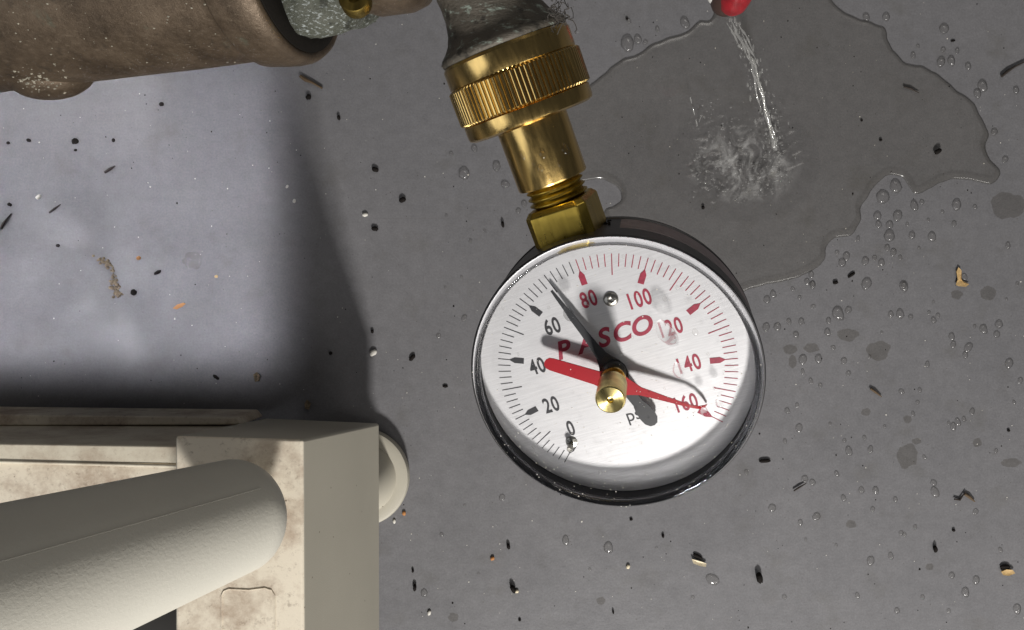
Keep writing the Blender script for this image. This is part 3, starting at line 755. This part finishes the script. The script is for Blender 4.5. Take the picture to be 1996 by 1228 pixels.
for x, y in ((1145, 592), (1232, 657), (1295, 757), (1392, 756), (1260, 923), (1215, 500), (1320, 560), (1010, 690), (980, 600), (1170, 920), (1255, 790), (1210, 690), (1225, 632), (1380, 690), (1240, 760)):
    lensdrop(x, y, random.uniform(.28, .5), 'tiny water bead scattered on the gauge lens', 'tiny beads on the lens')
for x, y in ((1070, 600), (1040, 870), (1330, 920)):
    lensdrop(x, y, random.uniform(.3, .45), 'tiny water bead scattered on the gauge lens', 'tiny beads on the lens')
# fine spray on lens and rim: one mass
geos = []
for k in range(260):
    a = random.uniform(0, 2*math.pi); rr = 29.5*math.sqrt(random.random()) if random.random() < .6 else random.uniform(27, 33)
    if random.random() < .5: a = random.uniform(math.radians(190), math.radians(350))
    s = random.uniform(.06, .19); z = -.99 if rr < 30.2 else (.28 if rr < 32.5 else -.1)
    geos.append(([(rr*math.cos(a)+v[0]*s, rr*math.sin(a)+v[1]*s, z+v[2]*s*.6) for v in dome(6, 2)[0]], dome(6, 2)[1]))
o = mesh('fine_spray', *join(*geos), M['speck'], None, 75); o.matrix_world = GM
tag(o, 'fine white spray specks dotted over the gauge lens and rim', 'spray', kind='stuff')
# beads on the barrel: stand on the cylinder
for x, y, r in ((1018, 303, .9), (1058, 300, .8), (1102, 290, 1.0), (1053, 328, .8), (1070, 345, .7), (1040, 318, .5), (1090, 320, .5)):
    d = Vector(((x-998)/F, -(y-614)/F, -1)); ax0 = gC-gn*13; R = 8.2
    w0 = f_cam-ax0; A_ = d-gu*d.dot(gu); B_ = w0-gu*w0.dot(gu)
    aa, bb, cc = A_.dot(A_), 2*A_.dot(B_), B_.dot(B_)-R*R
    dd = bb*bb-4*aa*cc
    if dd < 0: continue
    t = (-bb-math.sqrt(dd))/(2*aa); q = f_cam+d*t
    nn = (q-ax0); nn = (nn-gu*nn.dot(gu)).normalized(); xx = gu.cross(nn)
    o = bpy.data.objects.new('water_droplet', random.choice(dmeshes)); C.objects.link(o)
    o.matrix_world = Matrix(((xx.x, gu.x, nn.x, q.x*MM), (xx.y, gu.y, nn.y, q.y*MM), (xx.z, gu.z, nn.z, q.z*MM), (0, 0, 0, 1))) @ Mx.Diagonal((r*.9, r, r*.5, 1))
    tag(o, 'water bead clinging to the smooth brass barrel below the knurled nut', 'water droplet', 'beads on the brass barrel')

# ------------------------------------------------------------------ damp spots (thin dark films)
def spot(x, y, rx, ry, label, rough=.25, seg=40):
    V = []
    for k in range(seg):
        a = 2*math.pi*k/seg; m = 1+rough*noise.noise((math.cos(a)*1.4+x, math.sin(a)*1.4+y, 0))+rough*.5*noise.noise((math.cos(a)*5+x, math.sin(a)*5, y))
        px, py = x+rx*m*math.cos(a), y+ry*m*math.sin(a); q = fp(px, py); V.append((q[0], q[1], .012))
    o = mesh('damp_spot', V, [tuple(range(seg))[::-1]], M['wet'], smooth=0)
    if o.data.polygons[0].normal.z < 0: o.data.flip_normals()
    tag(o, label, 'damp spot', 'damp spots on the floor')
for x, y, rx, ry, lb in ((1713, 683, 22, 19, 'ragged round damp spot, the middle one right of the gauge'), (1652, 652, 20, 12, 'lobed damp spot just up and left of the ragged round one'),
    (1582, 678, 15, 9, 'flattened damp spot nearest the gauge, right of its twin'), (1540, 681, 14, 9, 'flattened damp spot closest to the gauge rim'),
    (1926, 572, 15, 14, 'faint round damp spot near the right edge by the tan flake'), (1769, 889, 21, 23, 'largest damp spot, jagged below, low on the right'),
    (1688, 803, 9, 8, 'small damp dot between the twig and the jagged spot'), (1864, 574, 11, 9, 'crescent damp spot right under the tan flake'),
    (1769, 817, 8, 8, 'small damp dot straight above the jagged spot'), (1787, 860, 9, 6, 'small damp smear touching the top of the jagged spot'),
    (1812, 1105, 8, 7, 'small damp dot under the short brown seed low on the right'), (1659, 1022, 10, 8, 'damp dot with a bright bead at its side, low right of centre'),
    (1905, 863, 9, 8, 'damp dot between the jagged spot and the right edge'), (1970, 902, 20, 8, 'long thin damp smear at the right edge'),
    (1171, 1171, 9, 7, 'small grey damp dot below the gauge near the bottom edge'), (884, 1203, 10, 9, 'pale round damp dot at the bottom edge right of the beige frame'),
    (1965, 400, 36, 26, 'broad damp patch at the right edge below the puddle tip'), (376, 507, 20, 17, 'faint round damp stain on the bright floor left of the dark strip'),
    (1545, 705, 8, 12, 'small drip shaped damp mark beside the gauge rim')):
    spot(x, y, rx, ry, lb)

# ------------------------------------------------------------------ debris
def pellet(x, y, l, w, ang, label, mat='seed', group='dark pellets on the floor', name='dark_pellet', cat='pellet', h=.8):
    V, Fc = lathe_geo([(.02, -1)]+[(math.sin(math.pi*k/7)**.75, -math.cos(math.pi*k/7)) for k in range(1, 7)]+[(.02, 1)], 9, 'x')
    s = random.random()*50
    k = 330/1600/2*(.76 if mat == 'seed' else 1)
    V = [(v[0]*l*k*(1+.15*noise.noise((v[0]*2+s, v[1]*2, v[2]))), v[1]*w*k*(1+.35*noise.noise((v[0]*2.5+s, v[1]*2, 4))), (v[2]*.9+.8)*w*k*h) for v in V]
    o = mesh(name, V, Fc, M[mat], smooth=50); q = fp(x, y); o.location = (q[0]*MM, q[1]*MM, 0); o.rotation_euler = (0, 0, math.radians(ang))
    return tag(o, label, cat, group)
for a in ((316, 204, 12, 11, 0, 'small round black pellet under the spigot body, on the bright floor'), (148, 276, 17, 15, 0, 'large round black pellet in the grey patch at the far left'),
    (148, 293, 8, 7, 0, 'tiny black pellet just below the large round one at left'), (57, 274, 12, 9, -20, 'black pellet between the left edge and the large round one'), (17, 279, 9, 8, 0, 'black pellet nearest the upper left edge'),
    (222, 274, 8, 10, 0, 'small black pellet right of the large round one at left'), (602, 190, 15, 14, 40, 'black pellet below the thin brown stick'), (661, 230, 8, 14, 10, 'reddish brown pellet right of the dark strip top'),
    (732, 331, 18, 13, -20, 'black pellet, uppermost of three right of the dark strip'), (785, 390, 18, 14, 20, 'black pellet, rightmost of three right of the dark strip'), (731, 446, 18, 12, -10, 'black pellet, lowest of three right of the dark strip'),
    (20, 399, 11, 9, -20, 'black pellet at the left edge above the dark twig'), (308, 531, 20, 9, 28, 'long black pellet in the middle of the bright floor'), (422, 735, 19, 9, -35, 'long black pellet near the beige frame on the bright floor'),
    (804, 697, 20, 11, 50, 'long tilted black pellet left of the gauge'), (868, 753, 14, 7, 0, 'short black pellet left of the gauge, under the long tilted one'), (114, 479, 10, 9, 0, 'grey brown pellet left of the tan soil trail'),
    (262, 570, 15, 16, 0, 'dark round clod right of the tan soil trail end'), (726, 646, 8, 10, 0, 'dark red crumb at the right side of the dark strip'), (645, 688, 9, 9, 0, 'dark red crumb inside the dark strip'),
    (980, 438, 8, 17, 12, 'black pellet left of the hex fitting'), (991, 1064, 9, 16, 12, 'black pellet, upper one below the gauge left side'), (809, 1144, 9, 19, -8, 'black pellet right of the beige upright'), (805, 1112, 6, 10, 0, 'small black pellet above the one by the beige upright'),
    (1000, 1146, 12, 24, 30, 'curved black pellet with a white tip below the gauge'), (1478, 1124, 16, 30, 12, 'biggest black pellet, low right of the gauge'), (1013, 1208, 7, 7, 0, 'tiny black crumb at the bottom edge'), (1195, 1192, 5, 11, 8, 'thin black crumb near the bottom edge below the gauge'),
    (1230, 1012, 8, 7, 0, 'tiny black crumb right below the gauge rim'), (1292, 1044, 7, 10, 0, 'tiny black crumb below and right of the gauge rim'), (1490, 898, 30, 10, 4, 'long dark brown seed beside the lower right of the gauge'),
    (1821, 1069, 9, 19, 8, 'dark brown seed low on the right'), (1628, 551, 14, 9, 10, 'black crumb by the lower lip of the puddle'), (1659, 536, 22, 8, 35, 'long black crumb by the lower lip of the puddle'), (1965, 839, 8, 7, 0, 'black speck near the right edge'), (1858, 1033, 8, 8, 0, 'black speck above the cream chip at lower right'),
    (1826, 296, 12, 20, -55, 'black seed lying in the puddle near its right tip'), (1716, 273, 8, 7, 0, 'tiny black speck in the middle of the puddle'), (1679, 235, 6, 6, 0, 'tiniest black speck in the puddle'), (1857, 80, 12, 5, 10, 'thin dark seed beyond the upper right puddle rim'),
    (1370, 405, 8, 10, 0, 'tiny dark speck in the puddle above the gauge'), (1222, 37, 7, 7, 0, 'tiny black speck left of the red nozzle'), (1360, 1084, 26, 10, -28, 'dark hull lying against a cream chip below the gauge'), (1958, 1104, 26, 12, 0, 'dark hull lying against the cream chip in the lower right corner')):
    pellet(*a)
pellet(1007, 1152, 8, 7, 0, 'white tip crumb touching the curved black pellet', 'cream', None, 'pale_crumb', 'crumb')
# sticks
def stick(pix, r, mat, label, z=.6):
    pts = [P(x, y, 0)+Vector((0, 0, z+.3*random.random())) for x, y in pix]
    rr = [r*(1+.3*math.sin(i*2.1)) for i in range(len(pts))]; rr[-1] *= .6
    tag(mesh('twig', *tube_geo(pts, rr, 7), M[mat], smooth=50), label, 'twig')
stick([(586, 149), (596, 156), (610, 162), (629, 173)], .65, 'twig', 'straight brown stick below the spigot flange')
stick([(206, 337), (216, 330), (226, 324)], .45, 'twigdark', 'short dark twig on the bright floor below the spigot boss')
stick([(98, 415), (108, 407), (120, 399)], .35, 'twigdark', 'faint thin twig between the left edge and the short dark twig')
stick([(4, 446), (9, 436), (15, 428), (24, 417)], .45, 'twigdark', 'bent dark twig touching the left edge')
stick([(1695, 757), (1705, 764), (1717, 773)], .4, 'twig', 'reddish straight twig right of the gauge')
stick([(1858, 972), (1869, 974), (1880, 957)], .35, 'twigdark', 'thin dark twig crossing at the right, left arm of the pair')
stick([(1878, 962), (1888, 968), (1898, 977)], .55, 'twig', 'brown twig at the right, right arm of the crossed pair')
stick([(1546, 956), (1557, 949), (1571, 941)], .3, 'twigdark', 'thin dark splinter just below the gauge on the right')
stick([(1760, 170), (1774, 174), (1790, 182)], .3, 'twigdark', 'faint thin splinter in the puddle')
stick([(1950, 150), (1962, 140), (1976, 131), (1996, 121)], .5, 'twigdark', 'dark wet twig at the upper right edge')
# chips and scraps: thin curved plates with thickness
def chip(pix, t, mat, label, cat='chip', name='wood_chip', z=.3, curl=1.0):
    n = len(pix); q = [fp(*p) for p in pix]
    cx, cy = sum(p[0] for p in q)/n, sum(p[1] for p in q)/n
    V = []
    for dz in (0, t):
        for i, p in enumerate(q): V.append((p[0], p[1], z+dz+curl*(.6+.5*noise.noise((p[0]*.6, p[1]*.6, 9)))))
        V.append((cx, cy, z+dz))
    m = n+1; Fc = []
    for i in range(n):
        j = (i+1) % n
        Fc += [(n, j, i), (m+n, m+i, m+j), (i, j, m+j, m+i)]
    tag(mesh(name, V, Fc, M[mat], smooth=35), label, cat)
chip([(1866, 521), (1871, 528), (1871, 545), (1876, 552), (1887, 554), (1880, 559), (1866, 558), (1861, 555), (1864, 545), (1862, 530)], .25, 'tan', 'yellow tan flake shaped like a boot near the right edge', 'flake', 'dry_flake')
chip([(1347, 1088), (1356, 1090), (1366, 1093), (1376, 1097), (1374, 1103), (1362, 1101), (1350, 1096)], .5, 'cream', 'cream wood chip below the gauge on the right')
chip([(1948, 1112), (1958, 1108), (1970, 1109), (1974, 1115), (1962, 1120), (1952, 1119)], .6, 'tan', 'tan wood chip in the lower right corner')
chip([(338, 601), (346, 594), (358, 590), (363, 592), (356, 598), (345, 603)], .25, 'orange', 'orange leaf scrap on the bright floor', 'leaf scrap', 'leaf_scrap', .1, .5)
chip([(496, 730), (502, 725), (509, 732), (507, 742), (499, 744)], .5, 'clod', 'brownish clump beside the dark strip near the beige frame', 'clump', 'soil_clump')
chip([(595, 786), (600, 778), (607, 786), (604, 798), (596, 796)], .3, 'clod', 'pale brown scrap in the shade behind the beige frame', 'scrap', 'leaf_scrap')
for x, y, s, mt, lb in ((271, 503, 5, 'orange', 'orange crumb above the leaf scrap'), (422, 539, 4, 'tan', 'yellow crumb right of the long black pellet'), (788, 1000, 5, 'orange', 'orange crumb by the round beige foot'), (960, 1088, 5, 'orange', 'orange crumb left of the black pellet below the gauge'), (1224, 1104, 5, 'cream', 'cream crumb below the middle of the gauge')):
    pellet(x, y, s*1.7, s*1.5, random.uniform(0, 90), lb, mt, None, 'crumb', 'crumb')
for x, y, s, lb in ((712, 419, 8, 'white crumb above the lowest of the three black pellets'), (728, 688, 11, 'white flake right of the dark strip'), (76, 384, 8, 'white flake at the far left'), (769, 1016, 6, 'white crumb at the edge of the round beige foot'), (837, 1194, 7, 'white crumb at the bottom right of the beige upright'), (574, 392, 6, 'pale crumb in the dark strip'), (560, 364, 5, 'pale splinter at the left side of the dark strip')):
    pellet(x, y, s*1.4, s, random.uniform(0, 90), lb, 'speck', None, 'pale_crumb', 'crumb')
# tan soil trail
geos = []
trail = [(188, 500), (198, 509), (208, 515), (217, 523), (222, 537), (222, 550), (224, 562), (229, 572), (235, 579)]
for k in range(95):
    i = random.randrange(len(trail)-1); f = random.random()
    x = trail[i][0]*(1-f)+trail[i+1][0]*f+random.gauss(0, 3.6); y = trail[i][1]*(1-f)+trail[i+1][1]*f+random.gauss(0, 3.6)
    q = fp(x, y); s = random.uniform(.28, .85)
    V, Fc = dome(7, 3); geos.append(([(q[0]+v[0]*s, q[1]+v[1]*s*random.uniform(.8, 1.1), v[2]*s*.8) for v in V], Fc))
tag(mesh('soil_trail', *join(*geos), M['clod'], smooth=40), 'curved crumbly tan soil trail on the bright floor at left', 'soil trail', kind='stuff')
# grit scattered over the floor, nobody could count it
for nm, mt, cnt, lb, s0, s1 in (('dark_grit', 'seed', 330, 'fine dark grit scattered over the whole grey floor', .10, .27), ('pale_grit', 'speck', 260, 'fine pale grit scattered over the whole grey floor', .10, .26)):
    geos = []
    for k in range(cnt):
        x, y = random.uniform(-60, 2060), random.uniform(-60, 1290); q = fp(x, y); s = random.uniform(s0, s1)*(1 if random.random() < .9 else 1.5)
        V, Fc = dome(5, 2); geos.append(([(q[0]+v[0]*s*random.uniform(.7, 1.3), q[1]+v[1]*s*random.uniform(.7, 1.6), v[2]*s*.7) for v in V], Fc))
    tag(mesh(nm, *join(*geos), M[mt], smooth=0), lb, 'grit', kind='stuff')

# ------------------------------------------------------------------ red nozzle, water jet, splash
rz = tag(empty('red_nozzle', Matrix.Translation(P(1425, -20, 60)*MM)), 'red plastic nozzle tip at the top edge, dripping onto the puddle', 'nozzle')
ro = P(1425, -20, 60)
nd_ = (P(1424, 16, 48)-P(1448, -60, 66)).normalized()
nx = nd_.orthogonal().normalized(); ny = nd_.cross(nx)
def noz(prof, seg=40, c=P(1427, 11, 49), dx=0):
    V, Fc = lathe_geo(prof, seg)
    return [tuple(c+nx*v[0]+ny*v[1]+nd_*v[2]-ro) for v in V], Fc
mesh('tip', *noz([(.05, 2.2), (2.0, 2.0), (3.6, 1.0), (4.8, -1.0), (5.6, -5), (6.4, -14), (6.8, -26), (3, -26)][::-1]), M['red'], rz, 50)
mesh('side_shell', *noz([(2.2, 1.5), (4.4, .6), (5.4, -2), (6.2, -7), (6.9, -20), (3, -20)][::-1], 40, P(1412, 10, 45)), M['darkbrown'], rz, 50)
mesh('tape_wrap', *noz([(1.5, -4), (4.2, -5), (5.2, -8), (5.4, -20), (3, -20)][::-1], 30, P(1396, 12, 42)), M['white'], rz, 50)
# jet
jet = [P(1425, 36, 47), P(1436, 62, 38), P(1456, 95, 28), P(1472, 130, 20), P(1484, 175, 14), P(1493, 220, 9), P(1503, 262, 5), P(1512, 300, 1.5)]
geos = []
pts, rr = [], []
for i in range(len(jet)-1):
    for k in range(5):
        f = k/5; p = jet[i].lerp(jet[i+1], f); pts.append(p+Vector((random.gauss(0, .2), random.gauss(0, .2), 0))); rr.append(.10+1.0*abs(noise.noise((i*1.7+f*1.7, 2.2, 0)))+.12*i)
geos.append(tube_geo(pts, rr, 10))
for sd in range(9):
    i0 = random.uniform(0, 5.4); pp = []
    for q in range(9):
        f = min(i0+q*.22, 6.9); i = int(f); pp.append(jet[i].lerp(jet[i+1], f-i)+Vector((random.gauss(0, .7)*0+((sd % 5)-2)*1.0+.35*math.sin(q*.9+sd), 0, .4)))
    geos.append(tube_geo(pp, [.08+.50*math.sin(math.pi*(q+.5)/9)*abs(math.sin(q*1.3+sd)) for q in range(9)], 7))
for k in range(230):
    f = random.random()**.9*(len(jet)-1); i = min(int(f), len(jet)-2); p = jet[i].lerp(jet[i+1], f-i)
    s = random.choice((.12, .15, .2, .25, .35, .5))*random.uniform(.8, 1.2); w = .8+.40*f
    p = p+Vector((random.gauss(0, w), random.gauss(0, w*.6), random.gauss(0, .6))); p.z = max(p.z, .8)
    V, Fc = lathe_geo([(.02, -1)]+[(math.sin(math.pi*q/5), -math.cos(math.pi*q/5)) for q in range(1, 5)]+[(.02, 1)], 8)
    st_ = random.uniform(1, 2.8)
    geos.append(([(p.x+v[0]*s, p.y+v[1]*s*st_, p.z+v[2]*s) for v in V], Fc))
tag(mesh('water_jet', *join(*geos), M['foam'], smooth=80), 'broken stream of clear water falling from the red nozzle into the puddle', 'water jet')
jet2 = [P(1345, 188, 12), P(1350, 208, 9), P(1356, 232, 6), P(1361, 252, 3)]
geos = []
for i in range(len(jet2)-1):
    a, b = jet2[i], jet2[i+1]; geos.append(tube_geo([a.lerp(b, .05), a.lerp(b, .35), a.lerp(b, .7)], [.2, .34, .15], 8))
geos.append(tube_geo([P(1374, 231, 3), P(1368, 224, 3), P(1363, 236, 2)], [.2, .3, .2], 8))
tag(mesh('water_dribble', *join(*geos), M['foam'], smooth=80), 'thin dashed dribble of water left of the main jet', 'water dribble')
# splash: churned water where the jet lands, with froth on it
sc_ = fp(1448, 322); GX, GY = 90, 66
V, Fc = [], []
for j in range(GY+1):
    for i in range(GX+1):
        u_, v_ = i/GX*2-1, j/GY*2-1
        x, y = sc_[0]+u_*31, sc_[1]+v_*24
        r_ = math.hypot(u_, v_); fd = max(0, 1-r_**2.2)
        q = (x*.30, y*.42, 0); wx = noise.noise((x*.15, y*.15, 8))*1.6
        h = 1.0*noise.noise((q[0]+wx, q[1]+wx, 1))+.6*noise.noise((x*.8, y*.95, 2))+.10*noise.noise((x*1.9, y*2.1, 4))
        V.append((x, y, .86+fd*(.35+1.15*h) if fd > 0 else .80))
for j in range(GY):
    for i in range(GX):
        if math.hypot((i+.5)/GX*2-1, (j+.5)/GY*2-1) < .99:
            a = j*(GX+1)+i; Fc.append((a, a+1, a+GX+2, a+GX+1))
V = [(v[0], v[1], max(v[2], .815)) for v in V]
V = [(v[0]-sc_[0], v[1]-sc_[1], v[2]) for v in V]
o = mesh('splash', V, Fc, M['churn'], smooth=180); o.location = (sc_[0]*MM, sc_[1]*MM, 0)
tag(o, 'churned splash on the puddle where the water jet lands', 'splash', kind='stuff')
geos = []
for k in range(420):
    m = random.random()
    if m < .30: x, y = 1440+random.gauss(0, 55), 345+random.gauss(0, 24)
    elif m < .60: x, y = 1512+random.gauss(0, 11), 300+random.gauss(0, 40)
    elif m < .75: x, y = 1390+random.gauss(0, 26), 245+random.gauss(0, 32)
    else:
        a = random.uniform(-.6, 3.9); x, y = 1440+85*math.cos(a)+random.gauss(0, 8), 325+52*math.sin(a)+random.gauss(0, 7)
    q = fp(x, y); s = abs(random.gauss(0, .2))+.07
    V, Fc = dome(7, 3); e = random.uniform(.7, 1.6)
    geos.append(([(q[0]+v[0]*s*e, q[1]+v[1]*s, 1.0+.5*random.random()*0+v[2]*s*.8) for v in V], Fc))
tag(mesh('froth', *join(*geos), M['foam'], smooth=80), 'white froth of tiny bubbles riding on the splash', 'froth', kind='stuff')

# ------------------------------------------------------------------ droplet labels: name each by size, side and nearest landmark
ORD = ['nearest', 'second nearest', 'third nearest', 'fourth nearest', 'fifth nearest', 'sixth nearest', 'seventh nearest', 'eighth nearest', 'ninth nearest', 'tenth nearest', 'eleventh nearest', 'twelfth nearest']
LM = [('red nozzle', 1425, 10), ('thin dark seed', 1857, 80), ('dark wet twig', 1973, 135), ('puddle tip', 1950, 335), ('black seed in the puddle', 1826, 296), ('puddle notch', 1784, 378), ('scalloped puddle lobe', 1733, 341), ('long black crumb', 1659, 536), ('black crumb', 1628, 551),
      ('tan boot-shaped flake', 1871, 541), ('ragged round damp spot', 1713, 683), ('lobed damp spot', 1652, 652), ('twin flattened damp spots', 1561, 680), ('reddish twig', 1706, 765), ('jagged damp spot', 1769, 889), ('crossed twigs', 1878, 967), ('long brown seed', 1490, 898), ('thin dark splinter', 1558, 949),
      ('dark brown seed', 1821, 1069), ('tan chip in the corner', 1960, 1112), ('biggest black pellet', 1478, 1124), ('cream wood chip', 1362, 1096), ('curved black pellet', 1001, 1148), ('pellet by the beige upright', 809, 1144), ('tilted long pellet', 804, 697), ('hex-free brass thread', 1093, 372), ('brass barrel', 1030, 320), ('pellet beside the brass fitting', 980, 438),
      ('round beige foot', 770, 930), ('black speck at the right', 1965, 839), ('damp smear at the right edge', 1970, 902), ('gauge rim on the right', 1492, 690), ('gauge rim at the bottom', 1210, 994), ('gauge rim on the left', 918, 720), ('knurled nut', 1160, 160), ('puddle rim bend', 1735, 60), ('broad damp patch', 1965, 400)]
LM = [(('brass thread' if n.startswith('hex') else n), x, y) for n, x, y in LM]
DIRN = ['right of', 'above and right of', 'above', 'above and left of', 'left of', 'below and left of', 'below', 'below and right of']
def relabel(items, lms, noun):
    bk_ = {}
    for o, x, y, r in items:
        n, lx, ly = min(lms, key=lambda l: (l[1]-x)**2+(l[2]-y)**2)
        k = round(math.atan2(ly-y, x-lx)/(math.pi/4)) % 8
        bk_.setdefault((n, k), []).append((math.hypot(lx-x, ly-y), o, r))
    for (n, k), l in bk_.items():
        l.sort(key=lambda t: t[0])
        for i, (d, o, r) in enumerate(l):
            sz = 'tiny' if r < .85 else 'small' if r < 1.25 else 'medium' if r < 1.7 else 'large'
            o['label'] = sz+' '+noun+' '+DIRN[k]+' the '+n+(', '+ORD[i] if len(l) > 1 else '')
fd, ld, bd_ = [], [], []
for o in list(C.objects):
    if o.get('category') != 'water droplet': continue
    g = o.get('group') or ''
    p = o.matrix_world.translation/MM if 'lens' in g or 'barrel' in g else o.location/MM
    d = H-p.z; x, y = 998+F*p.x/d, 614-F*p.y/d
    if 'lens' in g: ld.append((o, x, y, .5))
    elif 'barrel' in g: bd_.append((o, x, y, .5))
    elif g: fd.append((o, x, y, o.scale.x))
relabel(fd, LM, 'clear floor droplet')
relabel(ld, [('number 0', 1112, 833), ('number 20', 1072, 788), ('number 60', 1075, 634), ('number 80', 1146, 582), ('number 100', 1247, 582), ('number 120', 1312, 640), ('number 140', 1345, 708), ('number 160', 1338, 785), ('brass knob', 1190, 780), ('letter O', 1248, 634), ('steel rivet', 1191, 583), ('red pointer tip', 1378, 803), ('lower lens edge', 1300, 955), ('zero pin', 1112, 872), ('letters psi', 1238, 808), ('red 100 tick', 1250, 545), ('grey needle tail', 1260, 830)], 'lens bead')
for i, (o, x, y, r) in enumerate(sorted(bd_, key=lambda t: t[1])):
    o['label'] = 'water bead on the smooth brass barrel, '+['first', 'second', 'third', 'fourth', 'fifth', 'sixth', 'seventh'][i]+' from the left'
